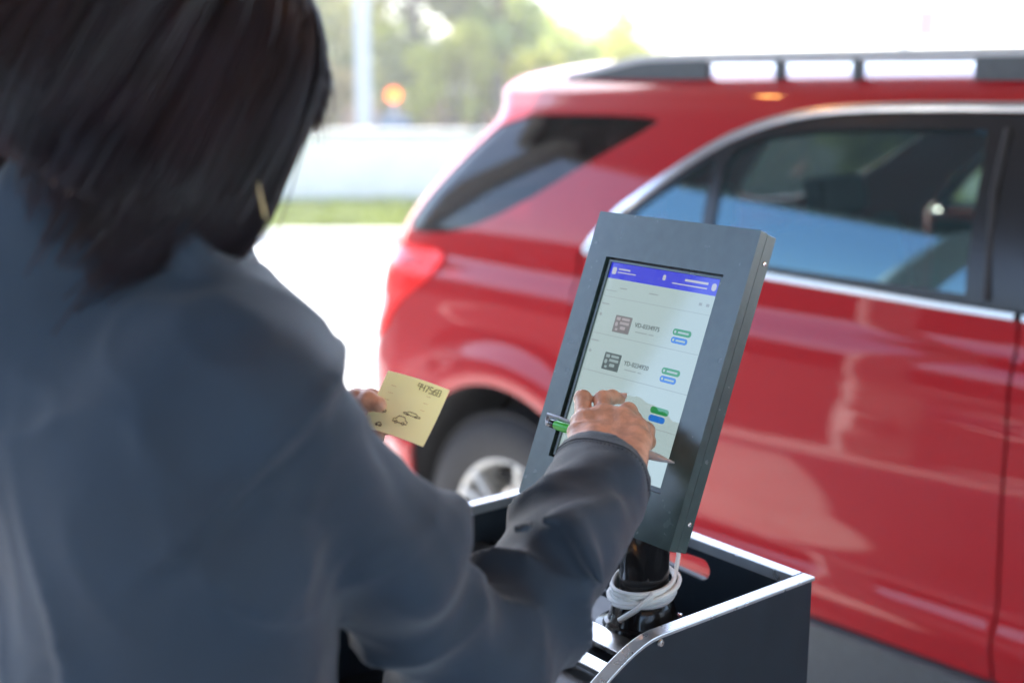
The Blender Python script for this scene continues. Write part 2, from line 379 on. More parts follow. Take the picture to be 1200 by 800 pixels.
# ------------------------------------------------------------------ sunlit air that pales the far trees
hm = bpy.data.materials.new('haze air'); hm.use_nodes = True; hn = hm.node_tree; hn.nodes.clear(); ho = hn.nodes.new('ShaderNodeOutputMaterial'); pv = hn.nodes.new('ShaderNodeVolumePrincipled')
pv.inputs['Color'].default_value = (1, .985, .93, 1); pv.inputs['Density'].default_value = .0038; pv.inputs['Anisotropy'].default_value = .3
hn.links.new(pv.outputs[0], ho.inputs['Volume'])
mb = MB(); mb.box((0, 100, 5.5), (450, 450, 15)); tag(mb.build('haze', hm), kind='stuff')
# ------------------------------------------------------------------ entrance canopy over the kerb side
CZ = 3.75
cn = thing('entrance_canopy', 'flat grey entrance canopy with white columns, mirrored in the car windows', 'canopy', (0, 0, 0))
X0, X1, Y0, Y1 = -3.3, 9.0, -7.0, 5.3
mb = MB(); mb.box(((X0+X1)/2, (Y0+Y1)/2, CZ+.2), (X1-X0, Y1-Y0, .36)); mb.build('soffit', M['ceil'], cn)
mb = MB()
mb.box(((X0+X1)/2, Y1+.06, CZ+.25), (X1-X0+.24, .12, .62)); mb.box(((X0+X1)/2, Y0-.06, CZ+.25), (X1-X0+.24, .12, .62))
mb.box((X0-.06, (Y0+Y1)/2, CZ+.25), (.12, Y1-Y0, .62)); mb.box((X1+.06, (Y0+Y1)/2, CZ+.25), (.12, Y1-Y0, .62))
mb.build('fascia', M['column'], cn, bevel=.01)
for x, y in [(-3.05, 4.9), (-3.05, 1.9), (-3.05, -2.2), (-3.05, -6.6), (8.7, -6.6), (8.7, 4.9)]:
    mb = MB(); mb.box((x, y, CZ/2), (.26, .26, CZ), bev=.012); mb.box((x, y, .14), (.36, .36, .28), bev=.012); mb.build('column', M['column'], cn)
warm = emitm('warm downlight', (1, .42, .10), 22)
for x in (-.6, 1.0, 2.6):
    for y in (-4.6, -1.8, 1.2, 4.2):
        mb = MB(); mb.lathe([(.075, 0), (.105, 0), (.105, -.018), (.075, -.012), (.075, 0)], 20, None, (x, y, CZ+.019)); f = mb.build('light_fitting', M['column'], cn, True)
        mb = MB(); mb.lathe([(.0005, 0), (.072, 0), (.072, .004), (.0005, .004)], 20, None, (x, y, CZ+.004)); mb.build('lamp', warm, f)
# ------------------------------------------------------------------ red car
# ---- car surface: u runs forward along the flank (metres from the tail), round the rear corner when small; z is height
CAR_YAW = math.radians(42.0)
def smoothtab(xs, ys):
    xs = np.array(xs, float); ys = np.array(ys, float)
    m = np.gradient(ys, xs)
    def f(x):
        x = np.clip(x, xs[0], xs[-1]); i = np.clip(np.searchsorted(xs, x) - 1, 0, len(xs) - 2)
        h = xs[i+1] - xs[i]; t = (x - xs[i]) / h
        return ((2*t**3-3*t**2+1)*ys[i] + (t**3-2*t**2+t)*h*m[i] + (-2*t**3+3*t**2)*ys[i+1] + (t**3-t**2)*h*m[i+1])
    return f
WZ = smoothtab([.15,.25,.33,.42,.50,.56,.62,.72,.85,.98,1.07,1.11,1.15,1.21,1.25,1.35,1.45,1.55,1.61,1.66,1.69,1.71],
               [.80,.84,.86,.885,.905,.922,.906,.912,.918,.913,.910,.902,.884,.876,.869,.840,.797,.740,.696,.642,.570,.44])
SR = smoothtab([.15,.30,.45,.60,.78,.90,1.05,1.20,1.30,1.45,1.58,1.66,1.72],
               [.14,.06,.01,.00,.02,.07,.10,.14,.22,.38,.50,.46,.52])
RC = smoothtab([.15,.8,1.2,1.6,1.72],[.30,.28,.24,.16,.12])
NOSE, FC = 4.62, .55
def car_p(u, z):
    u = np.asarray(u, float); z = np.asarray(z, float)
    W = WZ(z); sr = SR(z); r = RC(z)
    W = W - .10*np.clip((1.4-u)/1.4, 0, 1)**2*(.35+.65*np.clip((z-.9)/.6, 0, 1)) - .03*np.clip((u-3.2)/1.2, 0, 1)**2
    e = sr + r
    ph = np.clip((e-u)/r, 0, math.pi/2)
    rest = np.maximum(0, e - math.pi/2*r - u)
    x = np.where(u >= e, u, e - r*np.sin(ph) - .0)
    y = W - r*(1-np.cos(ph)) - rest
    x = x - .05*np.clip(rest/.8, 0, 1)*(2-np.clip(rest/.8, 0, 1))*(rest > 0)
    # nose corner
    ef = NOSE - FC - .25*np.clip((z-.75)/.4, 0, 1)
    pf = np.clip((u-ef)/FC, 0, math.pi/2); rf = np.maximum(0, u-ef-FC*math.pi/2)
    x = np.where(u > ef, ef + FC*np.sin(pf), x); y = np.where(u > ef, y - FC*(1-np.cos(pf)) - rf, y)
    # wheel arch flares
    for wx in (.86, 3.72):
        d = np.hypot(u-wx, z-.36)
        y = y + .028*np.exp(-((d-.50)/.075)**2)*(z < .98)*(np.abs(u-wx) < .8)
    return x, y, z

car = thing('parked_car', 'glossy red five door crossover car parked beside the black podium', 'car', (0.0731, 4.7697, 0), CAR_YAW - math.pi/2)
def cp(u, z, side=1, off=0.0):
    e = 1e-3
    def q(a, b):
        x, y, zz = car_p(a, b); return np.stack([x, -side*y, zz*np.ones_like(x)], -1)
    u = np.asarray(u, float); z = np.asarray(z, float); p = q(u, z)
    du = q(u+e, z)-q(u-e, z); dz = q(u, z+e)-q(u, z-e); nn = np.cross(du, dz)
    nn /= np.maximum(1e-9, np.linalg.norm(nn, axis=-1, keepdims=True)); nn *= side
    # outward for the right side: -y
    return p + nn*off, nn
def in_poly(x, y, poly):
    c = np.zeros(np.shape(x), bool); n = len(poly)
    for i in range(n):
        x1, y1 = poly[i]; x2, y2 = poly[(i+1) % n]
        if y1 == y2: continue
        m = ((y1 > y) != (y2 > y)) & (x < (x2-x1)*(y-y1)/(y2-y1)+x1); c ^= m
    return c
def resamp(poly, st=.035, closed=True):
    out = []; n = len(poly)
    for i in range(n if closed else n-1):
        a = poly[i]; b = poly[(i+1) % n]; k = max(1, int(math.ceil(math.hypot(b[0]-a[0], b[1]-a[1])/st)))
        out += [(a[0]+(b[0]-a[0])*j/k, a[1]+(b[1]-a[1])*j/k) for j in range(k)]
    if not closed: out.append(poly[-1])
    return out
def chaikin(p, it=2, closed=True):
    for _ in range(it):
        o = []; n = len(p)
        for i in range(n if closed else n-1):
            a = p[i]; b = p[(i+1) % n]; o += [(a[0]*.75+b[0]*.25, a[1]*.75+b[1]*.25), (a[0]*.25+b[0]*.75, a[1]*.25+b[1]*.75)]
        if not closed: o = [p[0]]+o+[p[-1]]
        p = o
    return p
def panel(name, outer, holes, m, side=1, off=0.0, depth=.018, parent=None, step=.028, extra=None, bmap=None):
    loops = [resamp(outer)] + [resamp(h) for h in holes]
    vs = []; ed = []
    for L in loops:
        b = len(vs); vs += L; ed += [(b+i, b+(i+1) % len(L)) for i in range(len(L))]
    us = [p[0] for p in loops[0]]; zs = [p[1] for p in loops[0]]
    gx, gz = np.meshgrid(np.arange(min(us), max(us), step), np.arange(min(zs), max(zs), step*.7)); gx = gx.ravel(); gz = gz.ravel()
    ok = in_poly(gx, gz, loops[0])
    for h in loops[1:]: ok &= ~in_poly(gx, gz, h)
    bp = np.array(vs); d = np.min(np.hypot(gx[:, None]-bp[None, :, 0], gz[:, None]-bp[None, :, 1]), 1); ok &= d > step*.45
    vs = vs + list(zip(gx[ok], gz[ok]))
    r = geometry.delaunay_2d_cdt([Vector(v) for v in vs], ed, [], 0, 1e-6)
    V = np.array([tuple(v) for v in r[0]]); T = np.array([f for f in r[2] if len(f) == 3])
    c = V[T].mean(1); ok = in_poly(c[:, 0], c[:, 1], loops[0])
    for h in loops[1:]: ok &= ~in_poly(c[:, 0], c[:, 1], h)
    T = T[ok]; P, Nn = cp(V[:, 0], V[:, 1], side, off)
    # orient
    t = T[0]; fn = np.cross(P[T[:, 1]]-P[T[:, 0]], P[T[:, 2]]-P[T[:, 0]]); fl = (fn*Nn[T[:, 0]]).sum(1) < 0
    T[fl] = T[fl][:, ::-1]
    # boundary flange
    from collections import Counter
    ec = Counter(); 
    for a, b, c_ in T:
        for e in ((a, b), (b, c_), (c_, a)): ec[tuple(sorted(e))] += 1
    be = [(a, b) for tt in T for a, b in ((tt[0], tt[1]), (tt[1], tt[2]), (tt[2], tt[0])) if ec[tuple(sorted((a, b)))] == 1]
    verts = P.tolist(); faces = [tuple(int(i) for i in x) for x in T]; nrm = Nn.tolist()
    mp = {}
    for a, b in be:
        for k in (a, b):
            if k not in mp: mp[k] = (len(verts), len(verts)+1); verts.append(P[k].tolist()); nrm.append(None); verts.append((P[k]-Nn[k]*depth).tolist()); nrm.append(None)
        faces.append((mp[b][0], mp[a][0], mp[a][1], mp[b][1]))
    me = bpy.data.meshes.new(name); me.from_pydata(verts, [], faces); me.update()
    o = link(name, me, m, parent, True)
    me.normals_split_custom_set_from_vertices([n if n is not None else (0, 0, 0) for n in nrm])
    return o
def ring(cx, cz, r, a0, a1, n=30):
    return [(cx+r*math.cos(R_(a)), cz+r*math.sin(R_(a))) for a in np.linspace(a0, a1, n)]
def u_centre(z):      # u where the tail reaches the car's centre line
    lo, hi = -1.6, .2
    for _ in range(40):
        mid = (lo+hi)/2
        if float(car_p(mid, z)[1]) > 0: hi = mid
        else: lo = mid
    return hi
def u_front(z):
    lo, hi = 4.0, 6.2
    for _ in range(40):
        mid = (lo+hi)/2
        if float(car_p(mid, z)[1]) > 0: lo = mid
        else: hi = mid
    return lo
BELT = 1.228
DLO_TOP = [(1.150, 1.236), (1.235, 1.336), (1.307, 1.387), (1.391, 1.451), (1.494, 1.521), (1.599, 1.567), (1.708, 1.594), (1.84, 1.607), (2.026, 1.614), (2.30, 1.616), (2.6, 1.605), (2.85, 1.565), (3.15, 1.45), (3.42, 1.27), (3.46, 1.236)]
DLO = DLO_TOP + [(3.0, 1.222), (2.337, 1.220), (2.164, 1.222), (1.961, 1.227), (1.717, 1.233), (1.4, 1.236)]
QW = chaikin([(.665, 1.572), (.50, 1.44), (.335, 1.26), (.33, 1.222), (.40, 1.212), (.60, 1.232), (.84, 1.322), (1.084, 1.461), (1.262, 1.560), (1.255, 1.577), (1.02, 1.581)], 1)
ARCH_R = ring(.86, .37, .455, -8, 188, 34); ARCH_F = ring(3.72, .37, .455, -8, 188, 34)
GAP = .0035
for side in (1, -1):
    # body side: from tail centre line, over roof edge, to the A pillar, sill and arches
    tail_z = [.34, .46, .60, .75, .88, 1.0, 1.10, 1.20, 1.30, 1.42, 1.54, 1.63, 1.705]
    tail = [(u_centre(z)+.001, z) for z in tail_z]
    roof_front = [(2.90, 1.705), (3.0, 1.66), (3.2, 1.575), (3.45, 1.42), (3.70, 1.25), (3.86, 1.13)]
    hood = [(3.95, 1.105), (4.25, 1.06), (4.5, .99), (4.62, .93)]
    nose = [(u_front(.88)-.001, .90)] + [(u_front(z)-.001, z) for z in (.75, .60, .45, .34)]
    outer = tail + roof_front + hood + nose + [(4.35, .30)] + ring(3.72, .37, .455, -12, 192, 36) + [(3.1, .465), (2.3, .468), (1.5, .468), (1.31, .44)] + ring(.86, .37, .455, -4, 184, 36) + [(.36, .36), (.2, .34)]
    RD = [(1.42, .472), (1.375, .55), (1.34, .66), (1.27, .78), (1.19, .90), (1.14, 1.02), (1.125, 1.12), (1.135, 1.222), (1.4, 1.231), (1.717, 1.228), (1.961, 1.222), (2.164, 1.217), (2.333, 1.214), (2.345, 1.0), (2.352, .75), (2.350, .472)]
    FD = [(2.350+2*GAP, .472), (2.352+2*GAP, .75), (2.345+2*GAP, 1.0), (2.333+2*GAP, 1.214), (3.0, 1.217), (3.44, 1.228), (3.40, 1.0), (3.33, .75), (3.22, .472)]
    lampo = chaikin([(.56, 1.178), (.30, 1.175), (-.05, 1.15), (-.16, 1.12), (-.15, 1.00), (-.06, .93), (.02, .86), (.16, .84), (.28, .90), (.33, .98), (.42, 1.04), (.53, 1.11)], 2)
    hl = chaikin([(4.02, .99), (4.30, .985), (4.62, .93), (4.75, .86), (4.70, .78), (4.45, .80), (4.15, .88)], 2)
    door_hole = [(1.42-GAP, .4685)]+[(a-GAP*1.4, b) for a, b in RD[1:7]]+[(1.128, 1.2245), (1.14, 1.245)] + [(a-.012, b+.010) for a, b in DLO_TOP[1:6]] + [(a, b+.014) for a, b in DLO_TOP[6:11]] + [(2.856, 1.578), (3.158, 1.462), (3.43, 1.282), (3.47, 1.24), (3.455, 1.2), (3.41, .98), (3.34, .74), (3.23, .4685)]
    oo = outer[:]
    # sill is open below the doors: cut the opening from the outline by making the sill edge part of the doors
    sill_i = [i for i, p in enumerate(oo) if p == (3.1, .465)][0]
    oo[sill_i:sill_i+3] = [(3.234, .467)] + door_hole[::-1][0:0] + [(3.34, .74), (3.41, .98), (3.455, 1.2), (3.47, 1.24), (3.43, 1.282), (3.158, 1.462), (2.856, 1.578)] + [(a, b+.014) for a, b in DLO_TOP[6:11]][::-1] + [(a-.012, b+.010) for a, b in DLO_TOP[1:6]][::-1] + [(1.14, 1.245), (1.120, 1.222)] + [(a-GAP*1.4, b) for a, b in RD[1:7]][::-1] + [(1.42-GAP*1.4, .467)]
    rw = [(u_centre(1.25)-.2, 1.25), (u_centre(1.58)-.2, 1.575), (.16, 1.575), (.02, 1.42), (-.06, 1.27), (-.1, 1.25)]
    tl_hole = lampo
    # rear window opening reaches the centre line: cut it from the tail edge of the outline
    t2 = [p for p in tail if p[1] < 1.22] + [(u_centre(1.245)+.001, 1.245), (-.12, 1.245), (-.06, 1.28), (.06, 1.43), (.20, 1.575), (u_centre(1.575)+.001, 1.575)] + [p for p in tail if p[1] > 1.6]
    oo = t2 + oo[len(tail):]
    panel('body_side', oo, [QW, tl_hole, hl], M['paint'], side, 0, .02, car)
    rd = panel('rear_door', RD, [], M['paint'], side, 0, .02, car)
    fd = panel('front_door', FD, [], M['paint'], side, 0, .02, car)
    # glazing
    frame_o = [(a+.004, b-.002) for a, b in DLO_TOP[:1]] + [(a, b-.006) for a, b in DLO_TOP[1:-1]] + [(3.45, 1.238), (3.0, 1.230), (2.337, 1.228), (1.961, 1.234), (1.717, 1.240), (1.4, 1.242)]
    gA = [(1.215, 1.262), (1.30, 1.355), (1.40, 1.43), (1.493, 1.488), (1.502, 1.40), (1.518, 1.258)]
    gB = [(1.552, 1.258), (1.540, 1.38), (1.528, 1.475), (1.545, 1.508), (1.62, 1.543), (1.75, 1.562), (1.95, 1.572), (2.160, 1.574), (2.178, 1.52), (2.215, 1.252), (1.9, 1.254)]
    gC = [(2.415, 1.246), (2.380, 1.575), (2.60, 1.570), (2.83, 1.53), (3.08, 1.43), (3.22, 1.34), (3.20, 1.246)]
    gD = [(3.25, 1.246), (3.26, 1.32), (3.38, 1.262), (3.39, 1.246)]
    panel('window_frame', frame_o, [gA, gB, gC, gD], M['trimblack'], side, -.004, .02, car)
    grow = lambda g, k=.004: [((a-np.mean([q[0] for q in g]))*(1+k*3)+np.mean([q[0] for q in g]), (b-np.mean([q[1] for q in g]))*(1+k*6)+np.mean([q[1] for q in g])) for a, b in g]
    for g, pa in ((gA, rd), (gB, rd), (gC, fd), (gD, fd)):
        panel('window_glass', grow(g), [], M['glass'], side, -.010, .004, pa)
    panel('quarter_window', [(a, b) for a, b in grow(QW, -.0015)], [], M['glassdark'], side, -.004, .004, car)
    # bright trim along the window line
    def strip(poly, w, off, m, name, closed=False, th=.008):
        p = resamp(poly, .03, closed); P, Nn = cp([q[0] for q in p], [q[1] for q in p], side, off)
        mb = MB(); n = len(p); rows = []
        for i in range(n):
            a = P[(i-1) % n if closed else max(i-1, 0)]; b = P[(i+1) % n if closed else min(i+1, n-1)]
            t = b-a; t /= np.linalg.norm(t); s = np.cross(Nn[i], t)
            rows.append([P[i]-s*w/2, P[i]-s*w*.3+Nn[i]*th, P[i]+s*w*.3+Nn[i]*th, P[i]+s*w/2])
        if closed: rows.append(rows[0])
        mb.grid(rows); return mb.build(name, m, car, True)
    top = chaikin(DLO_TOP[:-1], 1, False)
    strip([(1.145, 1.232)] + [(a-.004, b+.004) for a, b in top[1:]] + [(3.46, 1.24)], .024, 0, M['chrome'], 'window_trim')
    strip([(1.15, 1.231), (1.4, 1.2365), (1.717, 1.2345), (1.961, 1.2285), (2.164, 1.2235), (2.330, 1.2215)], .020, .002, M['chrome'], 'belt_trim')
    strip([(2.346, 1.221), (3.0, 1.222), (3.46, 1.236)], .020, .002, M['chrome'], 'belt_trim')
    mbx = MB()
    for du in (0,):
        P, Nn = cp([2.207, 2.225, 2.265], [1.575, 1.45, 1.245], side, .001)
        mbx.tube([P[0], P[1], P[2]], .007, 8)
    mbx.build('pillar_trim', M['rubber'], car, True)
    # tail lamp, headlamp
    lp = panel('tail_light', grow(lampo, -.001), [], M['lens'], side, .010, .03, car)
    panel('lens_section', chaikin([(.46, 1.150), (.05, 1.125), (-.08, 1.10), (-.08, 1.075), (.05, 1.085), (.42, 1.120)], 1), [], M['lensd'], side, .013, .003, lp)
    panel('lens_section', chaikin([(.30, 1.02), (.10, .97), (.06, .92), (.14, .885), (.25, .93)], 1), [], M['lensw'], side, .013, .003, lp)
    panel('headlight', grow(hl, -.001), [], M['lensw'], side, .002, .03, car)
    # cladding below the paint
    cl = [(1.33, .425), (1.42, .462), (2.3, .462), (3.1, .459), (3.25, .455), (3.29, .40), (3.23, .27), (1.36, .27), (1.33, .33)]
    panel('sill_cladding', cl, [], M['clad'], side, .006, .03, car)
    strip([(1.43, .454), (2.0, .455), (2.6, .455), (3.2, .452)], .022, .010, M['clad'], 'sill_trim', th=.010)
    # black arch lining
    for wx in (.86, 3.72):
        mb = MB(); rows = []
        for a in np.linspace(-10, 190, 30):
            uu, zz = wx+.462*math.cos(R_(a)), .37+.462*math.sin(R_(a)); P, _ = cp([uu], [zz], side, -.012)
            y = P[0][1]; rows.append([(P[0][0], y, zz), (P[0][0], y+side*.15, zz), (P[0][0], y+side*.34, zz)])
        mb.grid(rows); mb.grid([[(wx, -side*.52, .37)]*2, [(wx-.47, -side*.52, .1), (wx+.47, -side*.52, .1)], ])
        disc = [(wx+.47*math.cos(R_(a)), -side*.53, .37+.47*math.sin(R_(a))) for a in np.linspace(-30, 210, 30)]
        mb.add(disc, [tuple(range(30))]); mb.build('wheel_arch_liner', M['rubber'], car, True)
    # door handles
    for (u, pa) in ((1.30, rd), (2.52, fd)):
        P, Nn = cp([u, u+.03, u+.10, u+.17, u+.20], [1.075]*5, side, 0); mb = MB()
        hs = [P[0]+Nn[0]*.004, P[1]+Nn[1]*.034, P[2]+Nn[2]*.042, P[3]+Nn[3]*.034, P[4]+Nn[4]*.004]
        mb.tube(hs, [.010, .013, .014, .013, .010], 10, flat=.7); mb.build('handle', M['paint'], pa, True)
    # mirror
    P, Nn = cp([3.30], [1.25], side, .13); mb = MB(); mb.box(P[0], (.12, .22, .15), bev=.045); mb.tube([cp([3.34], [1.22], side, 0)[0][0], P[0]], .02, 8); mb.build('mirror', M['paint'], fd, True)
    # roof rail with three openings
    mb = MB()
    us = np.linspace(.80, 2.95, 40)
    def rp(u, dz): 
        x, y, _ = car_p(u, 1.675); return np.array([x, -side*(y-.005), dz])
    def hz(u): t = (u-.80)/2.15; return 1.676+.050*min(1, (1-(2*t-1)**8))*min(1, (t/.14)**.7 if t < .14 else 1)*min(1, ((1-t)/.12)**.7 if t > .88 else 1)
    tp = [rp(u, hz(u)) for u in us]
    mb.tube(tp, .012, 10, flat=1.25)
    rr_ = mb.build('roof_rail', M['post'], car, True)
    for (a, b) in ((.80, 1.33), (1.545, 1.565), (1.765, 1.785), (2.07, 2.95)):
        mb = MB(); k = max(2, int((b-a)/.05)+2); rows = []
        for u in np.linspace(a, b, k):
            for dy in (-1,): pass
            t_ = rp(u, hz(u)-.004); b_ = rp(u, 1.672)
            o_ = np.array([0, side*.022, 0]); rows.append([b_-o_*.5, t_-o_*.5, t_+o_*.5, b_+o_*.5])
        mb.grid(rows); mb.add([r for r in rows[0]], [(0, 1, 2, 3)]); mb.add([r for r in rows[-1]], [(3, 2, 1, 0)])
        mb.build('rail_foot', M['clad'], rr_, True)
    # wheels
    for wx in (.86, 3.72):
        w = bpy.data.objects.new('wheel', None); COL.objects.link(w); w.parent = car; w.location = (wx, -side*.785, .365)
        Mx = Matrix.Rotation(math.pi/2*side, 3, 'X')
        mb = MB(); mb.lathe([(.225, -.10), (.245, -.115), (.31, -.118), (.345, -.105), (.362, -.08), (.367, -.03), (.367, .03), (.362, .08), (.345, .105), (.31, .118), (.245, .115), (.225, .10)], 56, Mx)
        for k in range(72):
            a = 2*math.pi*k/72
            mb.box(Mx @ Vector((.3635*math.cos(a), .3635*math.sin(a), 0)), (.010, .028, .19), Mx @ Matrix.Rotation(a, 3, 'Z'))
        mb.build('tyre', M['rubber'], w, True)
        mb = MB(); mb.lathe([(.228, -.10), (.222, .05), (.222, .098), (.232, .108), (.238, .106), (.232, .10)], 56, Mx)
        mb.lathe([(0.0005, .085), (.05, .082), (.06, .07), (.065, .03)], 30, Mx)
        for k in range(5):
            a = 2*math.pi*k/5
            for da in (-.16, .16):
                pts = [(.045*math.cos(a+da), .045*math.sin(a+da), .07), (.13*math.cos(a+da*.75), .13*math.sin(a+da*.75), .078), (.228*math.cos(a+da*1.1), .228*math.sin(a+da*1.1), .088)]
                mb.tube([Mx @ Vector(p) for p in pts], [.022, .018, .021], 8, flat=.55)
        mb.build('rim', M['alloy'], w, True)
        mb = MB(); mb.lathe([(.0005, .0), (.15, .0), (.15, .012), (.0005, .012)], 40, Mx); mb.build('brake_disc', M['steel'], w, True)
# rear window, tailgate lower glass, roof, bonnet, windscreen, number plate
mb = MB(); rows = []
for z in np.linspace(1.24, 1.58, 12):
    k = (z-1.24)/.34; a = [cp([u], [z], 1, -.006)[0][0] for u in np.linspace(-.125+.32*k, u_centre(z), 14)]
    rows.append(a + [np.array((p[0], -p[1], p[2])) for p in a[::-1][1:]])
mb.grid(rows, flip=True); mb.build('rear_window', M['glassdark'], car, True)
mb = MB(); rows = []
for u in np.linspace(.0, 1, 40):
    x0 = float(car_p(-.02, 1.705)[0]); x = x0+.012+(2.90-x0)*u
    yy = float(car_p(max(x, .45), 1.705)[1]) if x > .62 else float(car_p(x+.0, 1.705)[1])
    uu = x
    yy = WZ(1.705) - .10*max(0, (1.4-uu)/1.4)**2*1.0
    yy = float(yy)*min(1, math.sqrt(max(.0, min(1, (x-x0)/.10)))*.5+.5)
    rows.append([(x, yy*t, 1.704+.028*(1-t*t)) for t in np.linspace(-1, 1, 21)])
mb.grid(rows); mb.build('roof', M['paint'], car, True)
Lp = [cp([u], [z], 1, 0)[0][0] for u, z in ((2.90, 1.705), (3.0, 1.66), (3.2, 1.575), (3.45, 1.42), (3.70, 1.25), (3.86, 1.13))]
mb = MB(); rows = []
for p in Lp: rows.append([(p[0]+.20*(1-t*t), p[1]*t, p[2]+.03*(1-t*t)) for t in np.linspace(-1, 1, 21)])
mb.grid(rows, flip=True); mb.build('windscreen', M['glass'], car, True)
Lp = [cp([u], [z], 1, 0)[0][0] for u, z in ((3.86, 1.13), (3.95, 1.105), (4.25, 1.06), (4.5, .99), (4.62, .93), (4.9, .905))]
mb = MB(); rows = []
for p in Lp: rows.append([(p[0]+.16*(1-t*t), p[1]*t, p[2]+.05*(1-t*t)) for t in np.linspace(-1, 1, 21)])
mb.grid(rows, flip=True); mb.build('bonnet', M['paint'], car, True)
mb = MB(); mb.box((2.25, 0, .30), (3.2, 1.5, .12)); mb.box((.30, 0, .42), (.5, 1.3, .22)); mb.box((4.3, 0, .42), (.35, 1.2, .3)); mb.build('underbody', M['rubber'], car)
mb = MB(); mb.box((2.0, 0, .50), (3.5, 1.54, .04)); mb.box((3.55, 0, .98), (.35, 1.4, .22), bev=.05); mb.box((.75, 0, .95), (.7, 1.2, .02))
rl = [[(x, t*.60, 1.672+.022*(1-t*t)) for t in np.linspace(-1, 1, 9)] for x in np.linspace(.75, 2.88, 8)]; mb.grid(rl)
for s_ in (1, -1):
    mb.box((2.3, s_*.79, .85), (2.2, .03, .70))
mb.build('interior_lining', M['lining'], car)
def seat(x, y, wd, name='seat'):
    mb = MB(); mb.box((x, y, .72), (.52, wd, .20), bev=.06)
    mb.box((x-.28, y, .96), (.15, wd, .54), Matrix.Rotation(R_(-14), 3, 'Y'), bev=.06)
    for yy in ([y] if wd < .7 else [y-.34, y+.34]):
        mb.box((x-.36, yy, 1.30), (.10, .25, .14), Matrix.Rotation(R_(-10), 3, 'Y'), bev=.04)
        for q in (-.05, .05): mb.tube([(x-.34, yy+q, 1.18), (x-.355, yy+q, 1.26)], .007, 6)
    mb.build(name, M['seat'], car, True)
seat(1.45, 0, 1.25); seat(2.85, .36, .5); seat(2.85, -.36, .5)
mb = MB(); mb.lathe([(.17+.016*math.cos(a), .016*math.sin(a)) for a in np.linspace(0, 2*math.pi, 9)], 28, Matrix.Rotation(R_(65), 3, 'Y'), (3.2, .36, 1.06)); mb.build('steering_wheel', M['lining'], car, True)
# ------------------------------------------------------------------ valet podium
def plate(mb, outer, holes, z0, z1, Mx, c, mi=0):
    loops = [outer]+list(holes); vs = []; ed = []
    for L in loops:
        b = len(vs); vs += L; ed += [(b+i, b+(i+1) % len(L)) for i in range(len(L))]
    r = geometry.delaunay_2d_cdt([Vector(v) for v in vs], ed, [], 0, 1e-7)
    V = [tuple(v) for v in r[0]]; n = len(V)
    T = []
    for f in r[2]:
        cx = sum(V[i][0] for i in f)/len(f); cy = sum(V[i][1] for i in f)/len(f)
        if in_poly(np.array([cx]), np.array([cy]), outer)[0] and not any(in_poly(np.array([cx]), np.array([cy]), h)[0] for h in holes): T.append(tuple(f))
    P = [Mx @ Vector((x, y, z)) + Vector(c) for z in (z0, z1) for x, y in V]
    fs = [t[::-1] for t in T] + [tuple(n+i for i in t) for t in T]
    from collections import Counter
    ec = Counter(tuple(sorted((t[i], t[(i+1) % len(t)]))) for t in T for i in range(len(t)))
    for t in T:
        for i in range(len(t)):
            a, b = t[i], t[(i+1) % len(t)]
            if ec[tuple(sorted((a, b)))] == 1: fs.append((a, b, n+b, n+a))
    mb.add(P, fs, mi)
I3 = Matrix.Identity(3)
pod = thing('valet_podium', 'open topped black metal podium with a sloping side panel beside the red car', 'podium', (0.3429, 1.3764, 0), math.atan2(-.7809, .6247))
PW, PD, TH = .455, .52, .011
def topz(n):
    if n < .245: return 1.12
    t = n-.245; return 1.12 - .10*t*t/(.012+t*.10) if t < .10 else topz(.3449)-(n-.345)*.40
prof = [(0, .06), (0, 1.12)] + [(-n, topz(n)) for n in np.linspace(.235, PD, 26)] + [(-PD, .06)]
Mside = frame(Vector((0, 1, 0)), Vector((0, 0, 1)), Vector((1, 0, 0)))     # (y, z) polygon, thickness along x
for x0 in (-TH, -PW):
    mb = MB(); plate(mb, [(a, b) for a, b in prof], [], 0, TH, Mside, (x0, 0, 0)); mb.build('side_panel', M['black'], pod, bevel=.0015)
def slot(x0, x1, z0, r): 
    return [(x1+r*math.cos(a), z0+r*math.sin(a)) for a in np.linspace(-math.pi/2, math.pi/2, 10)] + [(x0+r*.8*math.cos(a), z0+r*.8*math.sin(a)) for a in np.linspace(math.pi/2, 3*math.pi/2, 10)]
Mback = frame(Vector((1, 0, 0)), Vector((0, 0, 1)), Vector((0, -1, 0)))
mb = MB(); plate(mb, [(-PW+TH+.001, .06), (-TH-.001, .06), (-TH-.001, 1.12), (-PW+TH+.001, 1.12)], [slot(-.255, -.160, 1.084, .013)], 0, TH, Mback, (0, 0, 0)); mb.build('back_panel', M['black'], pod, bevel=.0015)
mb = MB(); plate(mb, [(-PW+TH+.001, .06), (-TH-.001, .06), (-TH-.001, topz(PD)), (-PW+TH+.001, topz(PD))], [], 0, TH, Mback, (0, -PD+TH, 0)); mb.build('front_panel', M['black'], pod, bevel=.0015)
